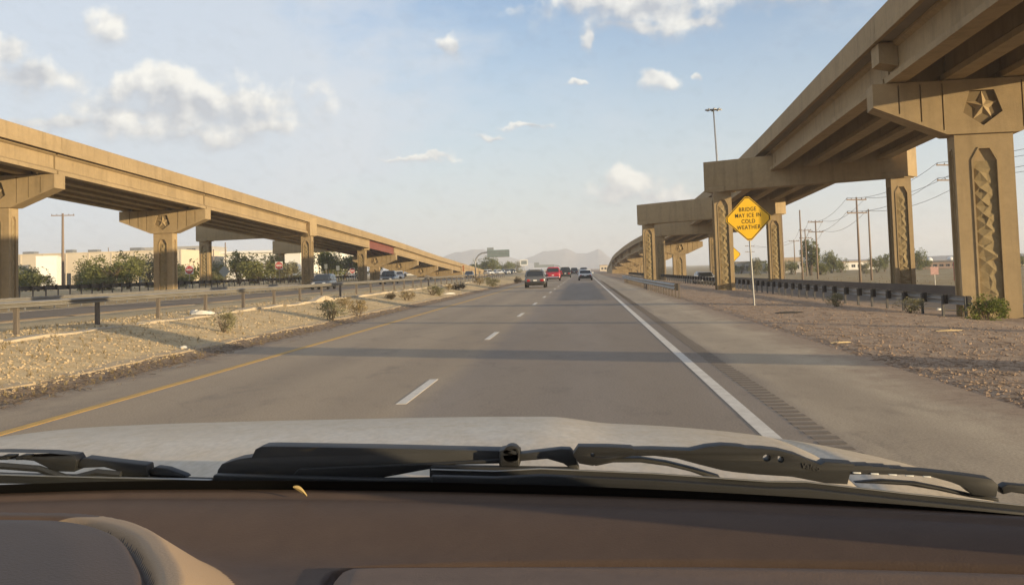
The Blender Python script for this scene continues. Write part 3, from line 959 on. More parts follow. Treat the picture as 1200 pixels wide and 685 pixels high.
def dne(px, py, Y, dia, label):
    c = at(px, py, Y=Y); g_ = gz(c.x, Y)
    r = sign_post('do_not_enter_sign', (c.x, Y, g_), c.z - g_ + dia * .4, label=label, cat='sign', group='red do-not-enter signs')
    zc = c.z - g_
    pl = MB().box(-dia / 2, dia / 2, -.045, -.039, zc - dia / 2, zc + dia / 2).build('sign_panel', WHITEP, r)
    n = 28; R = dia * .47
    MB().prism([(R * math.cos(2 * math.pi * k / n), -.046, zc + R * math.sin(2 * math.pi * k / n)) for k in range(n)], (0, -.004, 0)).build('red_disc', REDP, pl)
    MB().box(-R * .78, R * .78, -.053, -.0505, zc - R * .17, zc + R * .17).build('white_bar', WHITEP, pl)
    for tx, dz in (('DO NOT', .52), ('ENTER', -.52)):
        M_ = Matrix.Translation((0, -.052, zc + dz * R)) @ Matrix.Rotation(math.pi / 2, 4, 'X')
        text_mesh(tx, R * .36, WHITEP, pl, M_)
    return r
dne(222, 316, 120, .92, 'red and white do-not-enter sign beside the left straddle column')
dne(327, 311, 140, 1.0, 'red and white do-not-enter sign in front of the second straddle bent')
dne(413, 317, 190, .9, 'small distant do-not-enter sign among the trees past the second straddle bent')
# signs seen from behind
for px, py, Y, dia, lab in ((263, 318, 135, 1.0, 'grey back of a diamond sign beyond the left guardrail'), (258, 313, 170, 1.3, 'dark grey back of a tall diamond sign beside the left straddle column')):
    c = at(px, py, Y=Y); g_ = gz(c.x, Y)
    r = sign_post('warning_sign', (c.x, Y, g_), c.z - g_ + dia * .6, label=lab, cat='sign')
    diamond(r, c.z - g_, dia, ALU, ALU, border=False)
for px, py, Y, w_, h_, lab in ((382, 312, 175, .5, .75, 'grey back of a narrow roadside sign left of the second straddle column'), (396, 314, 190, .6, .8, 'grey back of a small roadside sign near the trees on the left')):
    c = at(px, py, Y=Y); g_ = gz(c.x, Y)
    r = sign_post('road_sign', (c.x, Y, g_), c.z - g_ + h_ * .5, label=lab, cat='sign')
    MB().box(-w_ / 2, w_ / 2, -.05, -.04, c.z - g_ - h_ / 2, c.z - g_ + h_ / 2).build('sign_panel', ALU, r)
# cantilever sign over the oncoming road
Yg = 285
pb = at(557.5, 322, Y=Yg); gb = gz(pb.x, Yg)
gan = empty('overhead_sign', (pb.x, Yg, gb)); tag(gan, 'cantilevered overhead sign on a curved grey pole left of the traffic', 'sign')
arm_z = at(575, 295.5, Y=Yg).z - gb; x1 = at(597, 295, Y=Yg).x - pb.x; x0 = at(570, 295, Y=Yg).x - pb.x
pts = [(0, 0, -.5), (0, 0, arm_z * .6)] + [(x0 * .9 * (1 - math.cos(a)), 0, arm_z * .6 + arm_z * .4 * math.sin(a)) for a in (.4, .8, 1.2, 1.57)] + [(x1, 0, arm_z)]
MB().tube(pts, .2, 10).build('curved_pole', GALV, gan, smooth=True)
pl = MB().box(x0 + .2, x1, -.3, -.22, arm_z - 1.3, arm_z + .55).build('sign_panel', ALU, gan)
for k in range(6):
    MB().box(x0 + .2, x1, -.36, -.302, arm_z - 1.25 + k * .33, arm_z - 1.17 + k * .33).build('stringer', GREENP if k % 2 else GALV_D, pl)
MB().box(x0 + .2, x0 + 1.9, -.3, -.22, arm_z + .56, arm_z + 1.2).build('exit_tab', ALU, gan)
# square sign and far cantilever sign
c = at(614, 307.5, Y=330)
r = sign_post('road_sign', (c.x, 330, 0), c.z + .9, .08, 'square grey sign panel on a post above the grey car', 'sign')
MB().box(-1.15, 1.15, -.13, -.09, c.z - .9, c.z + .9).build('sign_panel', WHITEP, r)
MB().box(-.85, .85, -.14, -.132, c.z - .55, c.z + .55).build('legend', ALU, r)
Yf = 560
pr_ = at(657, 316, Y=Yf)
far = empty('overhead_sign', (pr_.x, Yf, 0)); tag(far, 'tiny far overhead sign spanning above the red pickup', 'sign')
zt = at(645, 311, Y=Yf).z; xa = at(626, 310, Y=Yf).x - pr_.x
MB().tube([(0, 0, -.5), (0, 0, zt * .7), (-1.2, 0, zt * .95), (-3, 0, zt), (xa, 0, zt)], .22, 8).build('curved_pole', GALV, far)
MB().box(xa, -3.2, -.3, -.2, zt - .8, zt + .5).build('sign_panel', ALU, far)
MB().box(xa, xa + 2.5, -.3, -.2, zt + .52, zt + 1.7).build('exit_tab', ALU, far)
# delineator
c = at(543.5, 333, z=.35)
dl = empty('delineator_post', (c.x, c.y, gz(c.x, c.y))); tag(dl, 'slim marker post with a reddish reflector in the median', 'marker post')
MB().box(-.035, .035, -.02, .02, -.2, 1.3).build('post', GW, dl)
MB().box(-.08, .08, -.045, -.022, 1.1, 1.7).build('reflector', mat('faded_orange', (.35, .14, .06), .6), dl)

# ------------------------------------------------------------------ utility poles, masts
def wire(a, b, sag, parent, org, r=.018):
    a, b = Vector(a), Vector(b); pts = []
    for i in range(11):
        t = i / 10.0; p = a.lerp(b, t); p.z -= sag * 4 * t * (1 - t); pts.append(p)
    MB().tube(pts, r, 4).build('wire', WIRE, parent, org)
def upole(px, ytop, Y, base_z, label, arms=2, aw=1.3, rad=.135, lean=0.0, ang=.35):
    c = at(px, ytop, Y=Y); h = c.z - base_z
    root = empty('utility_pole', (c.x, Y, base_z)); tag(root, label, 'utility pole', 'utility poles')
    MB().tube([(lean * h, 0, -.6), (lean * h * .5, 0, h * .5), (0, 0, h)], [rad * 1.1, rad * .95, rad * .72], 9).build('pole_shaft', WOOD, root, smooth=True)
    tips = []
    for k in range(arms):
        zk = h - .35 - k * 1.5
        ca, sa = math.cos(ang), math.sin(ang)
        am = MB().prism([(-aw * ca, -aw * sa - .06, zk), (aw * ca, aw * sa - .06, zk), (aw * ca, aw * sa - .06, zk + .13), (-aw * ca, -aw * sa - .06, zk + .13)], (0, .12, 0)).build('crossarm', WOOD, root)
        for s in (-1, -.55, .55, 1):
            q = (s * aw * .94 * ca, s * aw * .94 * sa, zk + .13)
            MB().lathe([(.03, 0), (.055, .03), (.055, .08), (.03, .16)], 6, Matrix.Translation(q)).build('insulator', WIRE, am)
            if abs(s) == 1: tips.append(Vector((c.x + q[0], Y + q[1], base_z + q[2] + .15)))
    return root, tips
PR = []
gR = -1.2
for px, yt, Y, lab, arms in ((1003.5, 231, 128, 'tall utility pole with two crossarms standing between the right columns', 2),
                             (1017.5, 245, 150, 'plain leaning utility pole just right of the two-crossarm pole', 0),
                             (955.5, 258, 172, 'utility pole with two crossarms left of the straddle column gap', 2),
                             (943.2, 268, 215, 'shorter utility pole with two crossarms beside a plain tall one', 2),
                             (937.0, 246, 165, 'bare brown pole right of the straddle beam end', 0),
                             (930.3, 281, 255, 'small far utility pole with crossarm behind the ramp road', 1),
                             (915.5, 246, 190, 'pale bare pole beside the second straddle right column', 0),
                             (878.5, 287, 290, 'faint far utility pole seen just beside the yellow sign post', 2)):
    PR.append(upole(px, yt, Y, gR, lab, arms))
p9 = upole(1117, 190, 112, gR, 'utility pole hidden behind the nearest column with crossarms sticking out', 2, aw=2.0)
PR.append(p9)
upole(1189, 281, 120, gR, 'thin dark leaning pole right of the nearest column', 0, rad=.1, lean=.05)
order = [9 - 1, 0, 2, 3, 5, 7]
for i in range(len(order) - 1):
    (ra, ta), (rb2, tb) = PR[order[i]], PR[order[i + 1]]
    for k in range(min(len(ta), len(tb))):
        wire(ta[k], tb[k], 1.0, ra, ra.location, .022)
offp, offt = upole(1420, 120, 88, gR, 'utility pole out beyond the right edge of the view', 2, aw=2.0)
for k in range(4): wire(PR[8][1][k], offt[k], .6, PR[8][0], PR[8][0].location, .022)
c = at(74, 251, Y=150)
lpole, lt = upole(73.5, 250, 150, .8, 'weathered utility pole with crossarm standing left in front of the beige building', 1, aw=1.5, rad=.2)
for px, yt, Y, lab in ((250, 292, 185, 'thin grey pole between the left straddle columns'), (264, 284, 190, 'rusty brown pole between the left straddle columns'), (127, 290, 260, 'thin far mast rising behind the shrubs on the left')):
    upole(px, yt, Y, .8, lab, 0, rad=.13)
# high mast light
Ym = 275
mt = at(835.5, 128, Y=Ym); gm = -1.2
mast = empty('high_mast_light', (mt.x + 1.0, Ym, gm)); tag(mast, 'very tall high-mast light rising behind the right ramp', 'lamp', 'high mast lights')
Hm = mt.z - gm
MB().tube([(0, 0, -.5), (-.3, 0, Hm * .5), (-.9, 0, Hm)], [.42, .3, .16], 10).build('mast', GALV, mast, smooth=True)
rgm = MB().lathe([(1.3, 0), (1.3, .12), (1.42, .12), (1.42, 0)], 20, Matrix.Translation((-.9, 0, Hm - .2))).build('lamp_ring', GALV, mast)
for k in range(8):
    a = 2 * math.pi * k / 8
    MB().lathe([(.12, .25), (.34, .02), (.36, -.16), (.2, -.2)], 8, Matrix.Translation((-.9 + 1.75 * math.cos(a), 1.75 * math.sin(a), Hm - .15))).build('luminaire', GALV, mast)
for k in range(4):
    a = 2 * math.pi * k / 4 + .3
    MB().tube([(-.9, 0, Hm - .1), (-.9 + 1.7 * math.cos(a), 1.7 * math.sin(a), Hm - .1)], .05, 5).build('spoke', GALV, mast)

mast2 = empty('high_mast_light', (30.0, 17.0, -1.2)); tag(mast2, 'high-mast light standing out of view beyond the right edge', 'lamp', 'high mast lights')
MB().tube([(0, 0, -.5), (0, 0, 15), (0, 0, 32)], [.36, .3, .16], 10).build('mast', GALV, mast2, smooth=True)
MB().lathe([(1.3, 0), (1.3, .12), (1.42, .12), (1.42, 0)], 20, Matrix.Translation((0, 0, 31.8))).build('lamp_ring', GALV, mast2)
for k in range(8):
    a = 2 * math.pi * k / 8
    MB().lathe([(.12, .25), (.34, .02), (.36, -.16), (.2, -.2)], 8, Matrix.Translation((1.75 * math.cos(a), 1.75 * math.sin(a), 31.9))).build('luminaire', GALV, mast2)

# ------------------------------------------------------------------ plants
LEAF_A = leaf_mat('mesquite_leaf', (0.21, 0.215, 0.08), (0.115, 0.125, 0.045))
LEAF_B = leaf_mat('grey_green_leaf', (0.29, 0.265, 0.14), (0.17, 0.16, 0.085))
LEAF_C = leaf_mat('dry_straw_leaf', (0.34, 0.26, 0.125), (0.20, 0.15, 0.075))
LEAF_D = leaf_mat('bright_green_leaf', (0.185, 0.215, 0.045), (0.09, 0.11, 0.025))
LEAF_E = leaf_mat('dark_bronze_leaf', (0.085, 0.065, 0.04), (0.045, 0.035, 0.022))
BARK = mat('shrub_bark', (0.13, 0.095, 0.065), 0.9)

def crown_mesh(name, material, seed, R, H, base, n, leaf, lobes=7, hollow=.35, flat=1.0):
    r = random.Random(seed); mb = MB()
    cs = []
    for k in range(lobes):
        a = r.uniform(0, 2 * math.pi); d = R * math.sqrt(r.random()) * .62
        cs.append((Vector((d * math.cos(a), d * math.sin(a), base + (H - base) * r.uniform(.25, .78))), r.uniform(.32, .55)))
    for i in range(n):
        c, s = r.choice(cs)
        while True:
            u = Vector((r.uniform(-1, 1), r.uniform(-1, 1), r.uniform(-1, 1)))
            if hollow < u.length < 1: break
        p = c + Vector((u.x * R * s, u.y * R * s, u.z * (H - base) * s * flat))
        if p.z < .02: p.z = r.uniform(.02, .12)
        if fb(p.x * 2.2 / R, p.y * 2.2 / R, p.z * 2.2 / R + seed) < -.12: continue
        d1 = Vector((r.gauss(0, 1), r.gauss(0, 1), r.gauss(0, .8))).normalized(); d2 = d1.orthogonal().normalized()
        d2 = Matrix.Rotation(r.uniform(0, 6.3), 3, d1) @ d2
        l = leaf * r.uniform(.6, 1.5); w = l * r.uniform(.35, .6)
        mb.add([p - d1 * l, p + d2 * w, p + d1 * l, p - d2 * w], [(0, 1, 2, 3)])
    return mb

def trunk_mesh(seed, R, H, base, nb, r0):
    r = random.Random(seed + 99); mb = MB()
    for k in range(nb):
        a = r.uniform(0, 6.28); s = r.uniform(.25, .7)
        top = Vector((R * s * math.cos(a), R * s * math.sin(a), base + (H - base) * r.uniform(.4, .85)))
        st = Vector((r.uniform(-.05, .05) * R, r.uniform(-.05, .05) * R, -.15))
        mid = st.lerp(top, .5) + Vector((r.uniform(-.1, .1) * R, r.uniform(-.1, .1) * R, .12 * H))
        mb.tube([st, mid, top], [r0, r0 * .65, r0 * .2], 5)
        for q in range(2):
            e = mid + Vector((r.uniform(-.5, .5) * R, r.uniform(-.5, .5) * R, r.uniform(.1, .4) * H))
            mb.tube([mid, e], [r0 * .5, r0 * .12], 4)
    return mb

def plant_proto(name, leafm, seed, R, H, base, n, leaf, nb=4, r0=.05, lobes=7, crown='crown', flat=1.0):
    root = empty(name, (0, 0, 0))
    trunk_mesh(seed, R, H, base, nb, r0).build('trunk' if crown == 'crown' else 'stem', BARK, root, fix=False)
    crown_mesh(name, leafm, seed, R, H, base, n, leaf, lobes, flat=flat).build(crown, leafm, root, fix=False)
    return root
protos = {}
def plant(kind, loc, sx, sz, rz, label, cat, group):
    p, used = protos[kind]
    o = p if not used else copy_tree(p)
    protos[kind][1] = True
    o.location = loc; o.scale = (sx, sx, sz); o.rotation_euler = (0, 0, rz)
    tag(o, label, cat, group)
    return o
protos['treeA'] = [plant_proto('desert_tree', LEAF_A, 3, 2.2, 4.0, .6, 4200, .12, 5, .10, 10), False]
protos['treeB'] = [plant_proto('desert_tree', LEAF_A, 11, 2.6, 3.2, .3, 4200, .12, 6, .08, 11), False]
protos['treeC'] = [plant_proto('desert_tree', LEAF_B, 17, 2.0, 3.6, .4, 3400, .12, 6, .07, 9), False]
protos['treeD'] = [plant_proto('desert_tree', LEAF_A, 23, 1.8, 5.5, .8, 4600, .14, 4, .14, 12), False]
# rows of trees on the left, behind the ramp
spots = [(-2, 150, 'treeB', 1.0), (30, 130, 'treeA', .72), (45, 128, 'treeB', .8), (95, 125, 'treeC', .6), (112, 118, 'treeA', .85), (128, 112, 'treeB', 1.0), (150, 122, 'treeA', .95), (172, 140, 'treeC', 1.1),
         (215, 150, 'treeB', 1.05), (258, 165, 'treeC', .9), (280, 160, 'treeA', 1.1), (300, 158, 'treeB', 1.25), (318, 170, 'treeA', 1.0), (340, 165, 'treeC', .8), (385, 205, 'treeA', 1.5), (402, 215, 'treeB', 1.6), (420, 220, 'treeA', 1.4), (440, 235, 'treeD', 1.05), (465, 330, 'treeA', 1.2), (590, 480, 'treeB', 1.5)]
for i, (px, Y, k, s) in enumerate(spots):
    x = at(px, 320, Y=Y).x
    plant(k, (x, Y, gz(x, Y) - .05), s * 1.15, s, i * 1.3, '%s leafy desert tree counted from the left in the row behind the left ramp' % ORD[i], 'tree', 'desert trees on the left')
# low green thicket along the far-left rail
for i in range(16):
    Y = 84 + i * 7.0; x = -47 - (i % 3) * 2.5 - (3 if i > 8 else 0)
    plant(['treeB', 'treeC', 'treeA'][i % 3], (x, Y, gz(x, Y) - .1), .62 + .1 * (i % 4), .42 + .07 * (i % 3), i * 2.1, '%s low thicket bush counting away along the dark left guardrail' % ORD[i], 'bush', 'thicket bushes behind the dark guardrail')
# trees by the descending end of the left ramp
for i, (px, Y, k, s) in enumerate(((566, 420, 'treeB', 2.2), (574, 400, 'treeA', 1.9), (582, 420, 'treeB', 1.7), (596, 520, 'treeA', 1.6), (604, 560, 'treeC', 1.8))):
    x = at(px, 320, Y=Y).x
    plant(k, (x, Y, .1), s, s * .8, i * .9, '%s dark distant tree counted from the end of the left ramp' % ORD[i], 'tree', 'distant trees past the left ramp')
# right background trees
rs = [(868, 300, 'treeB', 1.3), (885, 260, 'treeC', 1.4), (905, 250, 'treeB', 1.3), (918, 240, 'treeC', 1.2), (928, 250, 'treeA', 1.0), (950, 220, 'treeD', 1.75), (962, 230, 'treeB', 1.2), (975, 260, 'treeA', 1.6), (985, 270, 'treeB', 1.4), (1012, 230, 'treeC', .8), (1028, 240, 'treeA', 1.1), (1037, 260, 'treeD', 1.0), (1071, 250, 'treeA', 1.6), (1078, 270, 'treeB', 1.3), (1130, 200, 'treeC', .7), (1195, 230, 'treeA', 1.0)]
for i, (px, Y, k, s) in enumerate(rs):
    x = at(px, 320, Y=Y).x
    plant(k, (x, Y, gz(x, Y) - .05), s * .85, s * .72, i * 1.7, '%s background tree counted from the left beyond the right ramp' % ORD[i], 'tree', 'background trees on the right')
# shrubs
protos['shr'] = [plant_proto('shrub', LEAF_B, 31, .5, .75, .05, 1500, .028, 9, .012, 8, 'foliage'), False]
protos['dry'] = [plant_proto('shrub', LEAF_C, 37, .5, .55, .03, 1400, .026, 9, .01, 8, 'foliage'), False]
protos['grn'] = [plant_proto('shrub', LEAF_D, 41, .62, .72, .02, 3600, .03, 10, .014, 12, 'foliage'), False]
protos['brz'] = [plant_proto('shrub', LEAF_E, 43, .5, .45, .02, 1300, .03, 9, .012, 8, 'foliage'), False]
shr = [(262, 375, 'shr', 30, 24, 'round grey-green shrub beside the broken edging, nearest the left side'),
       (388, 378, 'shr', 38, 22, 'wide olive shrub at the edge of the litter band, left of a similar one'),
       (420, 372, 'dry', 28, 17, 'straw-coloured shrub just right of the wide olive shrub'),
       (405, 353, 'dry', 22, 12, 'low dry shrub near the guardrail above the wide olive shrub'),
       (459, 350, 'brz', 15, 7, 'dark bronze low shrub beyond the wide olive shrub'),
       (477, 356, 'dry', 24, 10, 'pale straw shrub low on the litter edge'),
       (507, 340, 'shr', 26, 11, 'broad green shrub in the middle of the median'),
       (525, 339, 'dry', 11, 7, 'tiny dry shrub right of the broad green shrub'),
       (537, 343, 'brz', 17, 8, 'brown low shrub before the marker post'),
       (515, 349, 'shr', 13, 9, 'small grey shrub above the white scraps'),
       (577, 337, 'shr', 21, 9, 'olive shrub close to the road left of the grey car'),
       (560, 331, 'dry', 16, 9, 'dry brown shrub below the overhead sign pole'),
       (572, 331, 'shr', 13, 8, 'greenish far shrub right of the overhead sign pole'),
       (606, 332, 'brz', 11, 7, 'dark shrub touching the left of the grey car'),
       (1157, 379, 'grn', 38, 24, 'bright green bush at the foot of the nearest right column'),
       (980, 359, 'shr', 24, 15, 'dark green shrub against the long right guardrail'),
       (1066, 366, 'shr', 34, 16, 'low weedy shrub under the end of the right guardrail'),
       (1043, 337, 'grn', 11, 7, 'small green tuft in the dry field right of the straddle column')]
for i, (px, py, k, w, h, lab) in enumerate(shr):
    z = .3 if px < 700 else -.2
    for _ in range(4):
        p = at(px, py, z=z); z = gz(p.x, p.y)
    if px == 1157: p = at(px, py, Y=38.2); z = gz(p.x, p.y)
    if px == 1043: p = at(px, py, Y=75); z = gz(p.x, p.y)
    s = w * p.y / FPX / .78; hh = h * p.y / FPX * 1.12
    bh = {'shr': .75, 'dry': .55, 'grn': .72, 'brz': .45}[k]
    plant(k, (p.x, p.y, z - .02), s, hh / bh, i * 1.1, lab, 'shrub', 'shrubs beside the road')

# ------------------------------------------------------------------ stones, litter
STONE_L = mat('tan_stone', (0.58, 0.45, 0.275), 0.9, (0.40, 0.295, 0.165), 1.5, 1.0)
STONE_R = mat('brown_stone', (0.38, 0.275, 0.19), 0.9, (0.20, 0.135, 0.09), 1.5, 1.0)
STICK = mat('dry_twig', (0.15, 0.105, 0.07), 0.9)
def stones(name, material, n, region, seed, smin, smax, lab):
    r = random.Random(seed); mb = MB()
    for i in range(n):
        x, y = region(r)
        s = smin + (smax - smin) * r.random() ** 4
        z = gzn(x, y) + s * .2
        a = r.uniform(0, 6.28); sx, sy, sz = s * r.uniform(.7, 1.3), s * r.uniform(.7, 1.3), s * r.uniform(.4, .8)
        vs = []
        for (u, v, w) in ((1, 0, 0), (0, 1, 0), (-1, 0, 0), (0, -1, 0), (.1, .1, 1), (0, 0, -1)):
            u += r.uniform(-.2, .2); v += r.uniform(-.2, .2)
            X, Y_ = u * sx, v * sy
            vs.append((x + X * math.cos(a) - Y_ * math.sin(a), y + X * math.sin(a) + Y_ * math.cos(a), z + w * sz))
        mb.add(vs, [(0, 1, 4), (1, 2, 4), (2, 3, 4), (3, 0, 4), (1, 0, 5), (2, 1, 5), (3, 2, 5), (0, 3, 5)])
    o = mb.build(name, material, fix=False); tag(o, lab, 'gravel', kind='stuff')
def yr(r, a, b): 
    t = r.random(); return 1 / (1 / a + (1 / b - 1 / a) * t)
stones('gravel', STONE_L, 22000, lambda r: (r.uniform(-15, -8.3), yr(r, 13, 110)), 1, .008, .042, 'loose tan gravel over the sloping left median')
stones('gravel', STONE_R, 24000, lambda r: (4.35 + 8 * r.random() ** 1.3, yr(r, 9, 90)), 2, .008, .042, 'loose brown gravel beside the right shoulder')
r_ = random.Random(5); mb = MB()
for i in range(900):
    x = r_.gauss(-8.0, .3); y = yr(r_, 12, 140); z = max(gz(x, y), .0) + .015; a = r_.uniform(0, 3.14); l = r_.uniform(.04, .22)
    mb.tube([(x, y, z), (x + l * math.cos(a), y + l * math.sin(a), z + r_.uniform(0, .05))], [.006, .003], 3, cap=False)
for i in range(700):
    x = 4.75 + 5 * r_.random() ** 1.5; y = yr(r_, 10, 80); z = gz(x, y) + .015; a = r_.uniform(0, 3.14); l = r_.uniform(.05, .3)
    mb.tube([(x, y, z), (x + l * math.cos(a), y + l * math.sin(a), z + r_.uniform(0, .05))], [.006, .003], 3, cap=False)
tag(mb.build('dry_twigs', STICK, fix=False), 'dry twigs and litter strewn along the road edges', 'litter', kind='stuff')
r_ = random.Random(8); mb = MB()
for i in range(2600):
    k = r_.random()
    if k < .16: x, y = r_.gauss(-8.05, .3), yr(r_, 13, 150)
    elif k < .7: x, y = r_.uniform(-15, -9), yr(r_, 16, 120)
    else: x, y = 22 + 50 * r_.random(), r_.uniform(60, 190)
    z = gz(x, y); h = r_.uniform(.03, .12) * (2.0 if x > 20 else 1)
    for q in range(5):
        a = r_.uniform(0, 6.28); d = Vector((math.cos(a), math.sin(a), 0)); s_ = d.cross(Vector((0, 0, 1))) * .008 * (3 if x > 20 else 1)
        b0 = Vector((x, y, z - .02)); tip = b0 + d * h * r_.uniform(.3, .8) + Vector((0, 0, h))
        mb.add([b0 - s_, b0 + s_, tip], [(0, 1, 2)])
tag(mb.build('dry_grass', LEAF_C, fix=False), 'sparse dry straw-coloured grass along the median and field', 'grass', kind='stuff')
SCRAP = mat('white_scrap', (0.6, 0.58, 0.52), 0.7)
def scrap(px, py, l, w, h, rz, lab, m_=SCRAP, zz=.25):
    z = zz
    for _ in range(4): p = at(px, py, z=z); z = gz(p.x, p.y)
    mb = MB(); r = random.Random(px)
    rg = []
    for i in range(6):
        t = i / 5 - .5
        k = 1 - (abs(t) * 1.6) ** 3
        rg.append([(l * t, -w * k * .5, 0), (l * t, w * k * .5, 0), (l * t, w * k * .4, h * k * r.uniform(.6, 1)), (l * t, -w * k * .4, h * k * r.uniform(.6, 1))])
    o = mb.rings(rg).build('litter_scrap', m_, loc=(p.x, p.y, z + .01)); o.rotation_euler = (0, 0, rz)
    tag(o, lab, 'litter', 'scraps of litter by the road')
STRAW = mat('straw_coloured_strip', (0.55, 0.42, 0.22), 0.8)
scrap(526, 347, .9, .25, .1, .5, 'long pale scrap lying across the median edge')
scrap(238, 369, .7, .3, .14, .3, 'white lump of rubble at the broken edging')
scrap(228, 367, .3, .25, .14, 1.1, 'small white rubble piece left of a larger lump at the edging')
scrap(215, 414, .16, .12, .07, .2, 'single white stone on the dark litter band')
scrap(1112, 388, .62, .05, .03, .1, 'long straw-coloured strip on the gravel right', STRAW, -.1)
scrap(985, 402, .42, .07, .03, .25, 'short pale strip at the gravel edge', STRAW, 0)
scrap(925, 367, .9, .12, .05, .05, 'dark piece of tyre tread behind the warning sign', RUBBER, 0)
scrap(1100, 363, .2, .16, .1, .4, 'white scrap below the end of the right guardrail', SCRAP, -.2)

# ------------------------------------------------------------------ vehicles
def paint(name, col, metal=.0, rough=.35):
    return mat('car_paint_' + name, col, rough, tuple(c * .85 for c in col), 2.0, .6, coat=.6, metal=metal)

def wheel(root, x, y, r, w):
    Mx = Matrix.Translation((x, y, r)) @ Matrix.Rotation(math.pi / 2, 4, 'Y')
    o = MB().lathe([(r * .62, -w / 2), (r * .94, -w / 2), (r, -w * .3), (r, w * .3), (r * .94, w / 2), (r * .62, w / 2)], 20, Mx).build('wheel', RUBBER, root)
    rim = MB().lathe([(.03, -w * .42), (r * .6, -w * .4), (r * .64, 0), (r * .6, w * .4), (.03, w * .42)], 16, Mx).build('rim', CHROME, o)
    return o

def vehicle(name, label, cat, kind, loc, rz, pm, W, L, H, group, scale=1.0):
    """rear at -L/2 (local -Y is the back of the car, faces the camera when rz=0)"""
    root = empty(name, loc, rz); tag(root, label, cat, group); root.scale = (scale,) * 3
    h = L / 2; w = W / 2; wr = .34 if kind in ('sedan',) else .37
    if kind == 'pickup': wr = .40
    # lower body as sections along the car: (y, halfwidth, zlow, zshoulder)
    sh = H * (.60 if kind != 'pickup' else .60)
    secs = [(-h, w * .86, .42, sh * .86), (-h + .10, w * .96, .32, sh * .97), (-h + .5, w, .28, sh), (-h * .2, w, .26, sh * 1.0), (h * .35, w, .26, sh * .99), (h * .55, w * .99, .28, sh * .94), (h - .35, w * .95, .3, sh * .86), (h - .08, w * .86, .34, sh * .78), (h, w * .74, .42, sh * .70)]
    rg = []
    for (y, hw_, zl, zh) in secs:
        ring = []
        for (fx, fz) in ((-.80, 0), (.80, 0), (.96, .12), (1.0, .45), (.985, .8), (.93, .97), (.80, 1.0), (-.80, 1.0), (-.93, .97), (-.985, .8), (-1.0, .45), (-.96, .12)):
            ring.append((hw_ * fx, y, zl + (zh - zl) * fz))
        rg.append(ring)
    body = MB().rings(rg).build('body', pm, root, smooth=True)
    for p in body.data.polygons: p.use_smooth = len(p.vertices) == 4
    # dark wheel housings and underside
    MB().box(-w * .8, w * .8, -h + .25, h - .3, .2, .34).build('underbody', TRIM, root)
    # cabin
    if kind == 'pickup': cab = (-h * .30, -h * .22, h * .18, h * .42)
    elif kind == 'suv': cab = (-h + .08, -h + .32, h * .10, h * .48)
    else: cab = (-h * .82, -h * .42, h * .10, h * .48)
    zb_, zt_ = sh * .97, H
    b0, t0, t1, b1 = cab
    tw = w * .74
    bw = w * .93
    cb = MB()
    rings = []
    for f_, wid in ((0, bw), (.5, (bw + tw) / 2 + .03), (.88, tw + .02), (1, tw * .9)):
        z = zb_ + (zt_ - zb_) * f_
        ff = f_ if f_ < .9 else .97
        ya = b0 + (t0 - b0) * ff; yb = b1 + (t1 - b1) * ff
        rings.append([(-wid, ya, z), (wid, ya, z), (wid, yb, z), (-wid, yb, z)])
    cabin = cb.rings(rings).build('cabin', pm, root, bevel=.05)
    # glazing, set just proud of the cabin
    def cabp(s, f_, yy):
        wid = bw + (tw + .02 - bw) * f_
        return wid
    def face_y(f_, rear):
        return (b0 + (t0 - b0) * f_) if rear else (b1 + (t1 - b1) * f_)
    dz = zt_ - zb_
    for rear in (True, False):
        e = -.035 if rear else .035
        f0, f1 = .14, .80
        y0_, y1_ = face_y(f0, rear) + e, face_y(f1, rear) + e
        wa, wb_ = cabp(0, f0, 0) - .10, cabp(0, f1, 0) - .08
        q = [(-wa, y0_, zb_ + dz * f0), (wa, y0_, zb_ + dz * f0), (wb_, y1_, zb_ + dz * f1), (-wb_, y1_, zb_ + dz * f1)]
        MB().prism(q, (0, -e * .6, 0)).build('rear_window' if rear else 'windscreen', GLASSD, root)
    for s in (-1, 1):
        f0, f1 = .14, .80
        xa, xb = s * (cabp(0, f0, 0) + .045), s * (cabp(0, f1, 0) + .045)
        for (ua, ub) in ((.07, .47), (.52, .93)):
            def yy(f_, u): return face_y(f_, True) + (face_y(f_, False) - face_y(f_, True)) * u
            q = [(xa, yy(f0, ua), zb_ + dz * f0), (xa, yy(f0, ub), zb_ + dz * f0), (xb, yy(f1, ub), zb_ + dz * f1), (xb, yy(f1, ua), zb_ + dz * f1)]
            MB().prism(q, (-s * .03, 0, 0)).build('side_window', GLASSD, root)
        # lamps
        tz = sh * (.70 if kind == 'sedan' else .66)
        MB().box(s * w * .62 - .13, s * w * .62 + .13 + (.05 if s > 0 else 0), -h - .02, -h + .12, tz - .09, tz + .13).build('tail_light', TAIL, root, bevel=.02)
        MB().box(s * w * .58 - .16, s * w * .58 + .16, h - .14, h + .02, sh * .58, sh * .58 + .16).build('head_light', HEADL, root, bevel=.02)
        MB().box(s * (w * .93) - .02, s * (w * .93) + s * .2 + .02, b1 - .32, b1 - .2, zb_ + .04, zb_ + .2).build('door_mirror', pm, root, bevel=.02)
        for yw in (-h * .60, h * .62): wheel(root, s * (w - .11), yw, wr, .23)
    MB().box(-w * .9, w * .9, -h - .07, -h + .06, .36, .56).build('rear_bumper', CHROME if kind == 'pickup' else TRIM, root, bevel=.03)
    MB().box(-w * .86, w * .86, h - .1, h + .06, .34, .54).build('front_bumper', TRIM, root, bevel=.03)
    MB().box(-.16, .16, -h - .045, -h - .02, sh * .62, sh * .62 + .12).build('licence_plate', WHITEP, root)
    MB().box(-w * .5, w * .5, h - .03, h + .03, sh * .5, sh * .66).build('grille', TRIM, root)
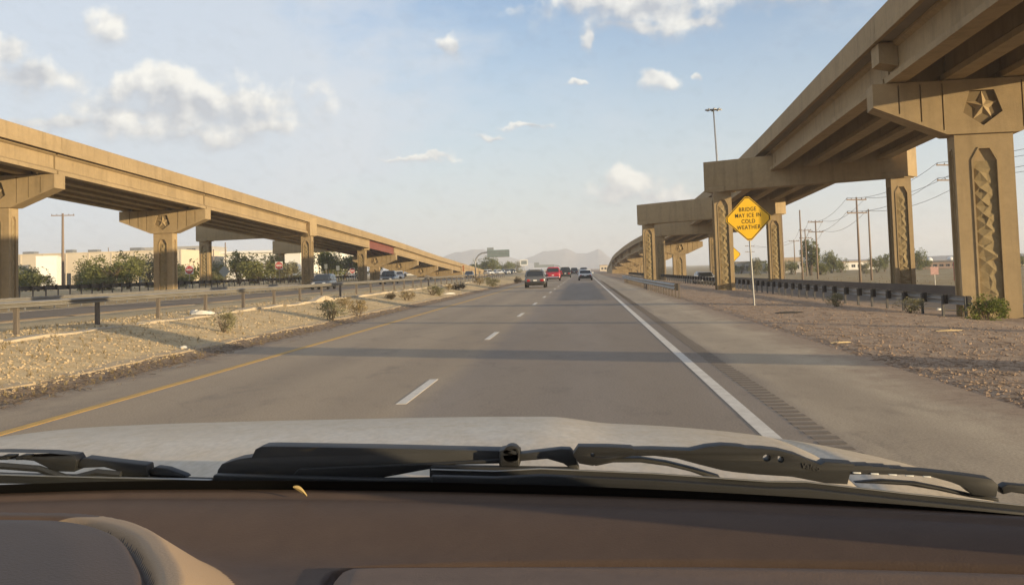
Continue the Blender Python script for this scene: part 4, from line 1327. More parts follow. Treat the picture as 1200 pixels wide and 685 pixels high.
    if kind == 'pickup':
        # open bed behind the cab: inner floor and tailgate
        MB().box(-w * .80, w * .80, -h + .14, b0 - .05, sh * .72, sh * 1.005).build('bed_liner', TRIM, root)
        MB().box(-w * .78, w * .78, -h - .015, -h + .02, sh * .6, sh * .92).build('tailgate', pm, root, bevel=.015)
    if kind == 'sedan':
        MB().box(-w * .62, w * .62, -h + .02, -h + .16, sh * 1.02, sh * 1.06).build('spoiler', pm, root, bevel=.01)
        MB().box(-w * .66, w * .66, -h - .03, -h - .005, sh * .62, sh * .78).build('tail_panel', TRIM, root)
    if kind == 'suv':
        MB().box(-w * .5, w * .5, -h + .18, -h + .42, H - .045, H + .01).build('spoiler', pm, root, bevel=.01)
        for s in (-1, 1): MB().tube([(s * tw * .8, -h * .5, H + .03), (s * tw * .8, h * .1, H + .03)], .02, 6).build('roof_rail', TRIM, root)
    return root

P_GREY = paint('grey', (.16, .165, .17), .4); P_RED = paint('red', (.42, .012, .03)); P_BLACK = paint('black', (.02, .02, .022)); P_WHITE = paint('white', (.72, .72, .70)); P_SILV = paint('silver', (.42, .43, .44), .5); P_BLUE = paint('slate', (.05, .056, .064), .3)
GRP = 'cars driving ahead on the highway'
def road_car(px, Y, z, *a): 
    x = at(px, 320, Y=Y).x
    return (x, Y, z)
vehicle('suv', 'grey hatchback-style crossover seen from behind in the left lane, nearest of the traffic', 'car', 'suv', (at(627, 330, Y=97).x, 97 + 2.2, 0.005), 0.0, P_GREY, 1.86, 4.4, 1.58, GRP)
vehicle('pickup_truck', 'red pickup truck with a chrome bumper ahead of the grey crossover', 'truck', 'pickup', (at(648, 325, Y=152).x, 152 + 2.8, .005), 0, P_RED, 2.02, 5.6, 1.86, GRP)
vehicle('suv', 'dark tall sport utility vehicle just right of the red pickup', 'car', 'suv', (at(662.5, 322, Y=196).x, 196 + 2.3, .005), 0, P_BLACK, 1.95, 4.8, 1.85, GRP)
vehicle('sedan', 'white sedan with a dark tail panel in the right lane', 'car', 'sedan', (at(686, 325, Y=145).x, 145 + 2.4, .005), 0, P_WHITE, 1.86, 4.7, 1.42, GRP)
vehicle('suv', 'tiny dark car far ahead between the dark vehicle and the white sedan', 'car', 'suv', (at(673, 318, Y=285).x, 285, .005), 0, P_BLUE, 1.9, 4.7, 1.75, GRP)
vehicle('suv', 'tiny silver car showing above the roof of the white sedan', 'car', 'suv', (at(684, 317, Y=255).x, 255, .005), 0, P_SILV, 1.9, 4.7, 1.75, GRP)
GRP2 = 'vehicles on the oncoming road'
def onc(px, Y, xoff=0): x = at(px, 325, Y=Y).x; return (x, Y, gz(x, Y) + .012)
vehicle('suv', 'slate blue car partly hidden by the near guardrail beside the straddle column', 'car', 'suv', onc(379, 112), math.pi, P_BLUE, 1.85, 4.5, 1.55, GRP2)
vehicle('pickup_truck', 'black pickup on the oncoming road beside the far T-shaped columns', 'truck', 'pickup', onc(456, 150), math.pi, P_BLACK, 2.0, 5.4, 1.8, GRP2)
vehicle('suv', 'white car under the left ramp behind the black pickup', 'car', 'suv', (at(458, 320, Y=200).x, 200, .4), 2.2, P_WHITE, 1.9, 4.6, 1.7, GRP2)
vehicle('pickup_truck', 'white pickup parked sideways beyond the far left columns', 'truck', 'pickup', (at(483, 320, Y=262).x, 262, .75), 1.75, P_WHITE, 2.0, 5.5, 1.85, GRP2)
vehicle('sedan', 'dark sedan on the oncoming road below the overhead sign', 'car', 'sedan', onc(550, 245), math.pi, P_BLUE, 1.85, 4.6, 1.45, GRP2)
for px, Y, pm, lab in ((573, 340, P_WHITE, 'white far vehicle right of the overhead sign pole'), (584, 370, P_WHITE, 'another white far vehicle behind the olive shrub'), (593, 400, P_SILV, 'silver far vehicle at the end of the median'), (600, 430, P_BLUE, 'dark far vehicle near the square sign')):
    x = at(px, 320, Y=Y).x
    vehicle('suv', lab, 'car', 'suv', (x, Y, gz(x, Y) + .012), math.pi + .5, pm, 1.95, 4.8, 1.8, GRP2)
vehicle('sedan', 'silver car coming along the right ramp road behind the guardrail', 'car', 'sedan', (at(825, 320, Y=112).x, 112, zrr(0, 112) + .02), math.pi + .06, P_SILV, 1.8, 4.6, 1.45, 'vehicles on the right')
# red and white truck box behind the nearest column
cbx = at(1120, 320, Y=62)
bt = empty('box_truck', (cbx.x + 1.15, 62, -.72), -.34); tag(bt, 'red and white box truck almost hidden behind the nearest right column', 'truck', 'vehicles on the right')
MB().box(-1.2, 1.2, 0, 5.0, 1.0, 2.05).build('cargo_box', REDP, bt, bevel=.03)
MB().box(-1.2, 1.2, 0, 5.0, 2.055, 2.35).build('roof_panel', WHITEP, bt, bevel=.03)
MB().box(-1.15, 1.15, .05, 6.6, .45, .995).build('chassis', TRIM, bt)
MB().box(-1.05, 1.05, 5.05, 6.7, 1.0, 2.0).build('cab', WHITEP, bt, bevel=.08)
for s in (-1, 1):
    for y in (.9, 5.9): wheel(bt, s * 1.0, y, .45, .26)

# ------------------------------------------------------------------ buildings
WALLB = mat('beige_wall', (0.62, 0.53, 0.39), 0.85, (0.56, 0.475, 0.35), .3, .8)
WALLW = mat('white_wall', (0.78, 0.75, 0.68), 0.8, (0.72, 0.69, 0.62), .3, .8)
WALLG = mat('grey_wall', (0.42, 0.40, 0.37), 0.8, (0.36, 0.345, 0.32), .3, .8)
ROOFT = mat('tan_roof', (0.42, 0.32, 0.22), 0.8)
ROOFD = mat('dark_roof', (0.14, 0.13, 0.125), 0.8)
WIN = mat('dark_window', (0.04, 0.05, 0.06), 0.15)
def building(name, label, px0, px1, pyt, Y, depth, wallm, roofm, wins, base=.75, panel=0, overhang=.2, roofh=.35, wz=(.35, .7), canopy=False, rz=0):
    a = at(px0, pyt, Y=Y); b = at(px1, pyt, Y=Y); H = (a.z + b.z) / 2 - base; W = b.x - a.x
    root = empty(name, (a.x, Y, base)); tag(root, label, 'building', 'buildings beyond the road')
    root.rotation_euler = (0, 0, rz)
    mb = MB()
    P = lambda u, v, d: Vector((u, d, v))
    holes = []
    n, f0, f1 = wins
    for k in range(n):
        u0 = W * (f0 + (f1 - f0) * (k + .18) / n); u1 = W * (f0 + (f1 - f0) * (k + .82) / n)
        holes.append([(u0, H * wz[0]), (u1, H * wz[0]), (u1, H * wz[1]), (u0, H * wz[1])])
    mb.plate(P, [(0, 0), (W, 0), (W, H), (0, H)], holes, .25, floor=False)
    mb.add([(0, 0, 0), (W, 0, 0), (W, depth, 0), (0, depth, 0), (0, 0, H), (W, 0, H), (W, depth, H), (0, depth, H)], [(1, 2, 6, 5), (2, 3, 7, 6), (3, 0, 4, 7), (4, 5, 6, 7)])
    mb.build('wall', wallm, root, fix=False)
    for h_ in holes:
        (u0, v0), (u1, v1) = h_[0], h_[2]
        w_ = MB().box(u0 + .003, u1 - .003, .2, .26, v0 + .003, v1 - .003).build('window', WIN, root)
        MB().box(u0 + (u1 - u0) * .48, u0 + (u1 - u0) * .52, .14, .198, v0 + .01, v1 - .01).build('mullion', wallm, w_)
    MB().box(-overhang, W + overhang, -overhang, depth + overhang, H + .003, H + roofh).build('roof', roofm, root)
    if panel:
        for k in range(panel + 1):
            u = W * k / panel
            MB().box(u - .12, u + .12, -.1, -.003, 0, H - .01).build('pilaster', wallm, root)
    return root
building('warehouse', 'long beige warehouse behind the shrubs on the far left', -160, 212, 299, 235, 30, WALLB, WALLB, (9, .42, .98), wz=(.05, .42), panel=14, roofh=.2, overhang=.08)
wh = [o for o in COL.objects if o.name == 'warehouse'][0]
for k in range(7):
    MB().box(18 + k * 7.5, 19.6 + k * 7.5 + (k % 3) * .5, 6 + (k % 2) * 5, 8.2 + (k % 2) * 5, 0, 1.0 + .3 * (k % 2)).build('roof_unit', GALV, wh, loc=(0, 0, at(0, 299, Y=235).z * .5 + at(200, 299, Y=235).z * .5 - .75 + .35))
building('warehouse', 'bright cream block projecting in front of the long beige warehouse', 42, 64, 300.5, 215, 14, WALLW, WALLW, (0, 0, 1), roofh=.15, overhang=.05, rz=.35)
building('warehouse', 'grey upper storey rising behind the long beige warehouse', 160, 236, 290, 275, 20, WALLG, WALLG, (4, .05, .95), wz=(.80, .95), roofh=.2, overhang=.1)
building('office_building', 'white building with tall windows between the left straddle columns', 262, 352, 296, 245, 20, WALLW, WALLW, (6, .3, .98), wz=(.25, .62), roofh=.5, overhang=.6)
building('office_building', 'white building with narrow fins left of the second straddle column', 330, 398, 292, 262, 20, WALLW, WALLW, (11, .02, .9), wz=(.2, .75), roofh=.6, overhang=.4)
building('low_building', 'low grey-brown building with dark roof beside the small yellow sign', 862, 898, 307.5, 300, 14, WALLG, ROOFD, (4, .1, .9), base=-1.2)
building('low_building', 'low building with a sunlit tan roof right of the sign post', 914, 940, 306.5, 290, 14, WALLG, ROOFT, (3, .1, .9), base=-1.2, roofh=1.1)
building('low_building', 'cream low house behind trees between the utility poles', 982, 1030, 307, 320, 12, WALLW, ROOFT, (4, .3, .9), base=-1.2)
building('low_building', 'cream strip building just right of the right straddle column', 1068, 1082, 305.5, 330, 10, WALLB, ROOFT, (2, .1, .9), base=-1.2)
building('low_building', 'brown flat-roofed building left of the nearest column', 1080, 1124, 307, 280, 14, mat('brown_wall', (.26, .19, .15), .85), ROOFD, (5, .1, .95), base=-1.2)
building('low_building', 'pale low building right of the nearest column', 1186, 1240, 306, 300, 14, WALLB, ROOFT, (4, .1, .9), base=-1.2)
building('low_building', 'tiny cream building beneath the right ramp at the end of the road', 703, 712, 311, 560, 10, WALLB, ROOFT, (2, .1, .9), base=-.5)
for px, lab in ((1089, 'white roof dome on the brown building, left one'), (1114, 'white roof dome on the brown building, right one')):
    c = at(px, 306.3, Y=284)
    o = MB().lathe([(.9, -.35), (.85, .05), (.6, .4), (.25, .55), (.02, .6)], 14).build('roof_dome', WHITEP, loc=(c.x, 284, at(1100, 307, Y=280).z + .7), smooth=True)
    tag(o, lab, 'dome', 'white domes on the brown building')
c = at(1095, 318, Y=110)
fs = sign_post('road_sign', (c.x, 110, gz(c.x, 110)), c.z - gz(c.x, 110) + .5, .04, 'faded pink sign panel in the dry field left of the nearest column', 'sign')
MB().box(-.38, .38, -.05, -.04, c.z - gz(c.x, 110) - .3, c.z - gz(c.x, 110) + .45).build('sign_panel', mat('faded_pink', (.5, .3, .26), .7), fs)

# ------------------------------------------------------------------ mountains
ROCK = mat('mountain_rock', (0.26, 0.225, 0.205), 0.95, (0.17, 0.145, 0.135), .004, .9)
def mountain(name, ridge, Y, depth, seed, zb=-8):
    us = np.linspace(ridge[0][0], ridge[-1][0], 90); vs = np.linspace(0, 1, 20)
    def f(px, v):
        pyr = P2(ridge, px)
        top = at(px, pyr, Y=Y)
        prof = math.sin(math.pi * (.04 + .92 * v)) ** 1.2 if v < .5 else math.sin(math.pi * (.04 + .92 * v))
        y = Y + (v - .5) * depth
        n = fb(top.x * .004, y * .004, seed, 6)
        return (top.x, y + 60 * n, zb + (top.z - zb) * max(0, prof) * (1 + .13 * n * (1 - abs(v - .5)) + .08 * fb(top.x * .02, y * .01, seed)))
    o = grid_mesh(list(us), list(vs), f).build(name, ROCK, smooth=True, fix=False); tag(o, kind='structure')
mountain('mountains', [(505, 318), (520, 302), (532, 296.5), (545, 295), (556, 293.5), (575, 294), (590, 299), (606, 304), (622, 309), (640, 316)], 4300, 900, 1.0)
mountain('mountains', [(598, 318), (616, 304), (634, 297.5), (648, 293.5), (664, 292), (676, 297), (688, 298), (700, 294), (706, 296), (716, 303), (740, 309), (780, 316)], 4700, 900, 5.0)
mountain('hills', [(860, 318), (930, 306), (980, 304.5), (1040, 302.5), (1100, 299.5), (1160, 298), (1230, 296), (1320, 300), (1400, 306)], 1500, 400, 9.0, -3)
mountain('hills', [(-300, 345), (-100, 328), (150, 324), (330, 321), (480, 316), (600, 318)], 2500, 500, 12.0, -3)

#CAR_SECTION
# ------------------------------------------------------------------ the vehicle we look out of
XC = -.45
wp = [at(px, py, z=1.40) for px, py in ((0, 580), (300, 581), (600, 583), (800, 589), (1000, 597), (1200, 612))]
cf = np.polyfit([p.x for p in wp], [p.y for p in wp], 2)
def Yw(x):
    x = max(x, -.62 - .5) 
    if x < -.45: x = -.9 - x if x > -1.3 else .4     # symmetric about the car's centre line
    return float(np.polyval(cf, x))
DUSTY = bpy.data.materials.new('dusty_pale_paint'); DUSTY.use_nodes = True
def dusty():
    nt = DUSTY.node_tree; b = nt.nodes['Principled BSDF']; N = nt.nodes.new; L = nt.links.new
    tc = N('ShaderNodeTexCoord')
    mp = N('ShaderNodeMapping'); mp.inputs['Scale'].default_value = (1, .45, 1); L(tc.outputs['Object'], mp.inputs[0])
    n1 = N('ShaderNodeTexNoise'); n1.inputs['Scale'].default_value = 30; n1.inputs['Detail'].default_value = 9; n1.inputs['Roughness'].default_value = .7; L(mp.outputs[0], n1.inputs['Vector'])
    n2 = N('ShaderNodeTexNoise'); n2.inputs['Scale'].default_value = 130; n2.inputs['Detail'].default_value = 4; L(mp.outputs[0], n2.inputs['Vector'])
    r1 = N('ShaderNodeMapRange'); r1.inputs['From Min'].default_value = .12; r1.inputs['From Max'].default_value = .70; sp = N('ShaderNodeSeparateXYZ'); L(tc.outputs['Object'], sp.inputs[0])
    cv = N('ShaderNodeMapRange'); cv.inputs['From Min'].default_value = .38; cv.inputs['From Max'].default_value = .85; cv.inputs['To Min'].default_value = -.10; cv.inputs['To Max'].default_value = .12; L(sp.outputs[1], cv.inputs[0])
    ad = N('ShaderNodeMath'); L(n1.outputs['Fac'], ad.inputs[0]); L(cv.outputs[0], ad.inputs[1])
    L(ad.outputs[0], r1.inputs[0])
    r2 = N('ShaderNodeMapRange'); r2.inputs['From Min'].default_value = .3; r2.inputs['From Max'].default_value = .7; r2.inputs['To Min'].default_value = .86; r2.inputs['To Max'].default_value = 1.08; L(n2.outputs['Fac'], r2.inputs[0])
    mx = N('ShaderNodeMix'); mx.data_type = 'RGBA'; L(r1.outputs[0], mx.inputs[0])
    mx.inputs[6].default_value = (.53, .46, .355, 1); mx.inputs[7].default_value = (.46, .365, .235, 1)
    ml = N('ShaderNodeMix'); ml.data_type = 'RGBA'; ml.blend_type = 'MULTIPLY'; ml.inputs[0].default_value = 1; L(mx.outputs[2], ml.inputs[6]); L(r2.outputs[0], ml.inputs[7])
    L(ml.outputs[2], b.inputs['Base Color'])
    r3 = N('ShaderNodeMapRange'); r3.inputs['To Min'].default_value = .38; r3.inputs['To Max'].default_value = .55; L(r1.outputs[0], r3.inputs[0]); L(r3.outputs[0], b.inputs['Roughness'])
    b.inputs['Coat Weight'].default_value = .12; b.inputs['Coat Roughness'].default_value = .2
dusty()
DASH = mat('brown_dash_vinyl', (0.098, 0.064, 0.044), 0.6, (0.085, 0.055, 0.038), 40, .6, .07, 520, spec=.22)
DASH2 = mat('dark_binnacle_vinyl', (0.070, 0.045, 0.032), 0.6, (0.056, 0.036, 0.026), 3, .7, .12, 420, spec=.4)
PLAST = mat('black_wiper_plastic', (0.014, 0.0135, 0.013), 0.6, (0.009, 0.009, 0.009), 20, .8)
PLASTG = mat('faded_wiper_metal', (0.035, 0.034, 0.032), 0.6, (0.02, 0.02, 0.02), 14, .9)
PLASTG2 = mat('moulded_lettering', (0.06, 0.058, 0.055), 0.5)
FRIT = mat('black_glass_border', (0.006, 0.006, 0.006), 0.5)
LINER = mat('grey_headliner', (0.20, 0.18, 0.16), 0.9)
GLASS = glass_mat('windshield_glass', .035, (.94, .955, .95), .05)
SGLASS = glass_mat('side_glass', .05)

car = empty('pickup_truck', (XC, 1.0, 0)); tag(car, 'own truck in the foreground: dusty pale hood, black wipers, brown dashboard', 'truck')
CO = (XC, 1.0, 0)
def part(mb, name, m, parent=None, **k): return mb.build(name, m, parent or car, CO, **k)

HP = [(1.0, 1.355), (1.15, 1.372), (1.3, 1.386), (1.5, 1.383), (1.8, 1.357), (2.1, 1.318), (2.4, 1.262), (2.6, 1.17), (2.66, 1.0)]
def hood_z(x, y):
    u = abs((x - XC) / .95)
    z = sm(HP, y, .12) - .078 * u ** 3.5
    z += .010 * (1 - smoothstep(.40, .52, u)) * smoothstep(1.1, 1.5, y)
    # crease between hood and fender
    z -= .010 * math.exp(-((u - .80) / .010) ** 2)
    if u > .97: z -= (u - .97) * 3.0
    return z
us = sorted(set(list(np.linspace(-1.04, 1.04, 120)) + [-.81, -.805, -.80, -.795, -.79, .79, .795, .80, .805, .81]))
part(grid_mesh([XC + u * .95 for u in us], list(np.linspace(0, 1, 60)), lambda x, v: (x, (Yw(x) + .16) * (1 - v) + 2.66 * v, hood_z(x, (Yw(x) + .16) * (1 - v) + 2.66 * v))), 'hood', DUSTY, smooth=True, fix=False)
# fender sides, grille wall
for s in (-1, 1):
    X = XC + s * .95 * 1.04
    part(MB().rings([[(X, 1.0, .55), (X - s * .05, 1.0, .55), (X - s * .05, 1.0, 1.22), (X, 1.0, 1.22)], [(X, 2.66, .55), (X - s * .05, 2.66, .55), (X - s * .05, 2.66, .95), (X, 2.66, .95)]]), 'fender', DUSTY)
# cowl below the glass
part(grid_mesh(list(np.linspace(XC - .93, XC + .93, 60)), [0, .25, .5, .75, 1], lambda x, v: (x, Yw(x) + .02 + .17 * v, 1.378 - .03 * ((x - XC) / .95) ** 4 + .002 * v)), 'cowl_panel', PLAST, smooth=True, fix=False)

# windshield with its black border
def wsp(x, t):
    y0 = Yw(x) + .035; y1 = .22 + .06 * (1 - ((x - XC) / .9) ** 2)
    return (XC + (x - XC) * (1 - .09 * t), y0 * (1 - t) + y1 * t, (1.396 - .02 * ((x - XC) / .95) ** 4) * (1 - t) + 1.93 * t)
wx = list(np.linspace(XC - .90, XC + .90, 50))
gl = part(grid_mesh(wx, list(np.linspace(0, 1, 14)), wsp), 'windshield', GLASS, smooth=True, fix=False)
def frp(x, t):
    p = wsp(x, t * .045 - .012); return (p[0], p[1] - .004, p[2] - .002)
part(grid_mesh(wx, [0, .5, 1], frp), 'glass_border', FRIT, gl, smooth=True, fix=False)

# dashboard: a height field rolling down from the glass, binnacle on the left, lid seam on the right
seam = [at(px, py, z=1.374) for px, py in ((372, 700), (380, 684), (388, 668), (402, 660), (450, 657.5), (600, 657.5), (800, 662), (1000, 670), (1200, 681), (1300, 688))]
pod = [Vector((-1.35, .93, 0)), Vector((-.75, .925, 0)), Vector((-.487, .902, 0)), Vector((-.415, .887, 0)), Vector((-.36, .842, 0)), Vector((-.320, .780, 0)), Vector((-.278, .693, 0)), Vector((-.262, .60, 0)), Vector((-.255, .40, 0))]
def cat_rom(P, n=8):
    out = []
    for i in range(len(P) - 1):
        a, b, c, d = P[max(i - 1, 0)], P[i], P[i + 1], P[min(i + 2, len(P) - 1)]
        for k in range(n):
            t = k / n
            out.append(((2 * b) + (c - a) * t + (2 * a - 5 * b + 4 * c - d) * t * t + (3 * b - a - 3 * c + d) * t ** 3) * .5)
    out.append(P[-1]); return out
def nparr(P): return np.array([(p.x, p.y) for p in P])
SEAM = nparr(cat_rom([Vector((p.x, p.y, 0)) for p in seam])); POD = nparr(cat_rom(pod))
def dist(P, x, y):
    d = P - np.array([x, y]); a = P[:-1]; b = P[1:]; ab = b - a
    t = np.clip((((np.array([x, y]) - a) * ab).sum(1)) / (ab ** 2).sum(1), 0, 1)
    q = a + ab * t[:, None] - np.array([x, y])
    L2 = (q ** 2).sum(1); i = int(L2.argmin())
    cr = ab[i, 0] * (y - a[i, 1]) - ab[i, 1] * (x - a[i, 0])
    return math.sqrt(L2[i]) * (1 if cr > 0 else -1)
def dash_z(x, y):
    d = Yw(x) - y
    z = 1.402 - .030 * smoothstep(.012, .135, d) - .004 * smoothstep(0, .012, d)
    z -= .35 * max(0, .62 - y) ** 1.5
    s = dist(SEAM, x, y)
    z += .006 * smoothstep(0, .02, -s) - .009 * math.exp(-(s / .0028) ** 2)
    p = dist(POD, x, y)
    zp = 1.409 + .006 * smoothstep(0, .05, -p) - .010 * math.exp(-(p / .0042) ** 2)
    if p > .020: zp -= .058 * ((p - .020) / .075)
    k = .006
    return max(z, zp) + k * math.exp(-abs(z - zp) / k) * .5
dx = sorted(set(list(np.linspace(XC - .86, -.62, 30)) + list(np.arange(-.62, .40, .0032))))
def dfn(x, v):
    y = (Yw(x) + .012) * (1 - v) + .40 * v
    return (x, y, dash_z(x, y))
dg = grid_mesh(dx, list(np.linspace(0, .62, 150)) + list(np.linspace(.64, 1, 12)), dfn)
BEZ = mat('tan_bezel_sunlit_vinyl', (0.38, 0.265, 0.16), 0.6, (0.35, 0.245, 0.148), 3, .7, .1, 420, spec=.35)  # tan vinyl, lightened further so its colour carries the sun patch
pv = [dist(POD, v[0], v[1]) for v in dg.v]; sv = [dist(SEAM, v[0], v[1]) for v in dg.v]
LID = mat('brown_lid_vinyl', (0.175, 0.12, 0.085), 0.6, (0.15, 0.103, 0.073), 40, .6, .07, 520, spec=.22)
zn = [0 if max(pv[i] for i in q) < .004 else (1 if max(pv[i] for i in q) < .072 and sum(dg.v[i][1] for i in q) / 4 < .90 else (3 if max(sv[i] for i in q) < -.001 and sum(dg.v[i][0] for i in q) / 4 > -.22 else 2)) for q in dg.f]
for k_, (nm, m_) in enumerate((('instrument_hood', DASH2), ('instrument_bezel', BEZ), ('dashboard', DASH), ('airbag_lid', LID))):
    sub = MB(); fs_ = [q for q, z_ in zip(dg.f, zn) if z_ == k_]
    ids = sorted({i for q in fs_ for i in q}); mp_ = {i: n for n, i in enumerate(ids)}
    sub.add([dg.v[i] for i in ids], [tuple(mp_[i] for i in q) for q in fs_])
    part(sub, nm, m_, smooth=True, fix=False)
part(MB().box(XC - .86, .40, .30, .398, .75, 1.30), 'dash_face', DASH2, bevel=.02)

# wipers, just ahead of the glass
def slab(pts, Y, th, name, m, parent=None, holes=(), bevel=.0015):
    P = lambda u, v, d: at(u, v, Y=Y) + Vector((0, d, 0))
    mb = MB()
    mb.plate(P, pts, list(holes), th, floor=False)
    n = len(pts)
    mb.add([P(u, v, 0) for u, v in pts] + [P(u, v, th) for u, v in pts], [(k, (k + 1) % n, n + (k + 1) % n, n + k) for k in range(n)])
    polys = [[Vector((u, v, 0)) for u, v in pts]] + [[Vector((u, v, 0)) for u, v in h] for h in holes]
    tri = tessellate_polygon(polys); flat = [p for q in polys for p in q]
    mb.add([P(p.x, p.y, th) for p in flat], [tuple(t) for t in tri])
    return part(mb, name, m, parent, bevel=bevel)
zA = lambda pts: [(u / 3.53, 500 + v / 3.53) for u, v in pts]
zB = lambda pts: [(240 + u / 3.0, 500 + v / 3.0) for u, v in pts]
zC = lambda pts: [(580 + u / 3.75, 500 + v / 3.75) for u, v in pts]
zD = lambda pts: [(860 + u / 3.53, 500 + v / 3.53) for u, v in pts]
def ell(cx, cy, a, b, n=10): return [(cx + a * math.cos(2 * math.pi * k / n), cy + b * math.sin(2 * math.pi * k / n)) for k in range(n)]
# far-left wiper (its right end shows)
lw = slab(zA([(-160, 108), (0, 104), (200, 108), (305, 118), (318, 140), (308, 185), (225, 183), (180, 160), (140, 140), (80, 134), (-160, 134)]), 1.10, .022, 'wiper_bridge', PLAST, None, [zA([(-10, 124), (34, 124), (32, 136), (-10, 136)]), zA([(64, 123), (98, 124), (96, 136), (64, 136)])])
slab(zA([(318, 150), (345, 127), (480, 143), (605, 157), (612, 205), (500, 203), (480, 180), (430, 166), (322, 170)]), 1.105, .02, 'wiper_yoke', PLASTG, lw)
slab(zA([(612, 180), (640, 165), (690, 172), (760, 198), (775, 210), (615, 204)]), 1.11, .015, 'wiper_claw', PLAST, lw)
part(MB().tube([at(*p, Y=1.10) for p in zA([(-160, 162), (0, 160), (160, 172), (290, 214), (400, 186), (500, 196)])], .0035, 6), 'wiper_spring', PLASTG, lw)
slab(zA([(-160, 196), (0, 203), (400, 212), (870, 224), (872, 236), (400, 236), (-160, 232)]), 1.095, .02, 'wiper_blade', RUBBER, lw)
slab(zA([(-160, 192), (400, 207), (870, 219), (872, 223), (400, 211.5), (-160, 197)]), 1.094, .006, 'blade_strip', CHROME if False else GALV, lw)
# main wiper: arm from its pivot, hook, bridge, yokes and blade
arm = slab(zB([(42, 168), (46, 150), (60, 130), (110, 114), (165, 106), (178, 78), (200, 69), (240, 68), (600, 74), (1038, 84), (1038, 128), (880, 132), (760, 152), (600, 182), (330, 186), (300, 176)]), 1.115, .028, 'wiper_arm', PLASTG)
slab(zB([(300, 178), (330, 146), (600, 136), (880, 122), (1038, 112), (1038, 128), (880, 133), (760, 153), (600, 183), (330, 187)]), 1.108, .006, 'arm_underside', PLAST, arm)
slab(zB([(30, 168), (600, 184), (790, 182), (1280, 196), (1280, 218), (600, 205), (20, 205)]), 1.09, .012, 'cowl_lip', PLAST, arm)
slab(zB(ell(1077, 96, 30, 30, 18)), 1.10, .02, 'wiper_hook', PLAST, arm, [zB(ell(1086, 86, 9, 9, 10))])
slab(zC([(18, 105), (60, 96), (108, 108), (108, 175), (18, 175)]), 1.10, .03, 'wiper_pivot', PLAST, arm)
bl = slab(zB([(790, 142), (800, 138), (1300, 146), (1300, 190), (790, 184)]), 1.098, .012, 'wiper_blade', RUBBER, arm)
y1 = slab(zC([(106, 118), (190, 108), (290, 96), (330, 98), (348, 118), (372, 190), (352, 196), (300, 160), (230, 140), (106, 150)]), 1.104, .018, 'wiper_yoke', PLASTG, arm)
def mainpts():
    up = zC([(342, 122), (366, 87), (500, 88), (600, 93), (612, 99), (690, 98), (770, 101), (860, 104), (930, 88), (1000, 81), (1080, 86)]) + zD([(60, 88), (120, 90), (190, 98), (260, 116), (320, 142), (360, 156), (380, 144), (496, 153), (500, 160), (568, 160), (572, 164), (640, 166), (645, 172), (712, 174), (716, 180), (790, 183), (960, 202), (1070, 217), (1094, 240), (1086, 288)])
    lo = zD([(990, 280), (955, 250), (900, 228), (820, 206), (700, 196), (480, 196), (470, 236), (380, 232), (240, 205), (100, 196), (0, 186)]) + zC([(1000, 190), (900, 165), (800, 138), (700, 126), (600, 128), (520, 142), (430, 170), (370, 160)])
    return up + lo
hl = [zD(ell(136, 128, 17, 15)), zD([(182, 120), (204, 123), (208, 138), (200, 148), (182, 144)]), zC(ell(428, 122, 10, 9, 8))]
mb_ = slab(mainpts(), 1.085, .022, 'wiper_bridge', PLAST, arm, hl)
for k, u in enumerate((492, 566, 640, 710, 782)):
    slab(zD([(u, 186 + k * 4), (u + 36, 188 + k * 4), (u + 34, 194 + k * 4), (u, 192 + k * 4)]), 1.0835, .002, 'bridge_slot', WHITEP, mb_)
slab(zC([(430, 150), (520, 140), (640, 138), (760, 156), (880, 186), (990, 220), (994, 236), (960, 232), (860, 196), (760, 172), (640, 156), (520, 156), (440, 172)]), 1.095, .016, 'wiper_yoke', PLASTG, arm)
slab(zD([(500, 232), (620, 222), (760, 232), (880, 256), (1000, 284), (1100, 296), (1100, 310), (980, 292), (840, 262), (720, 242), (600, 236)]), 1.09, .014, 'wiper_yoke', PLASTG, arm)
slab(zD([(1105, 250), (1130, 236), (1240, 246), (1300, 262), (1300, 300), (1220, 280), (1150, 270), (1112, 280)]), 1.085, .014, 'wiper_claw', PLAST, arm)
# long blade under the bridge
def strip(p0, p1, Y, th, name, m, off0, off1):
    return slab([(u, v + off0) for u, v in p0] + [(u, v + off1) for u, v in reversed(p0)], Y, th, name, m, arm)
line = zB([(795, 150), (1020, 156)]) + zC([(200, 184), (700, 205), (1200, 240)]) + zD([(300, 228), (700, 274), (1000, 304), (1300, 336)])
strip(line, None, 1.08, .008, 'wiper_blade', RUBBER, .8, 8.5)
strip([(u, v + 3) for u, v in line], None, 1.06, .010, 'cowl_lip', PLAST, 4.5, 24)
strip(line, None, 1.079, .004, 'blade_strip', GALV, -.6, .8)
def lettering():
    p = at(950.5, 547.0, Y=1.0843); q = at(960.5, 548.6, Y=1.0843)
    ex = (q - p).normalized(); ey = Vector((0, 0, 1)); ey = (ey - ex * ey.dot(ex)).normalized(); ez = ex.cross(ey)
    M_ = Matrix((ex, ey, ez)).transposed().to_4x4(); M_.translation = p - Vector(CO)
    text_mesh('Valeo', .0072, PLASTG2, mb_, M_, ext=.0002, spacing=1.1)
lettering()

lf = MB(); rg = []
for k in range(9):
    t = k / 8; c_ = at(344 + 16 * t, 570 + 10 * t - 2.5 * math.sin(math.pi * t), Y=1.005)
    w_ = .0022 * math.sin(math.pi * (.08 + .84 * t)) + .0003
    rg.append([c_ + Vector((0, -.001, w_)), c_ + Vector((0, -.002, 0)), c_ + Vector((0, -.001, -w_)), c_ + Vector((0, 0, 0))])
lfo = lf.rings(rg).build('dry_leaf', mat('dry_leaf_straw', (.5, .36, .14), .7)); tag(lfo, 'thin yellow dry leaf caught at the bottom edge of the windshield', 'leaf')
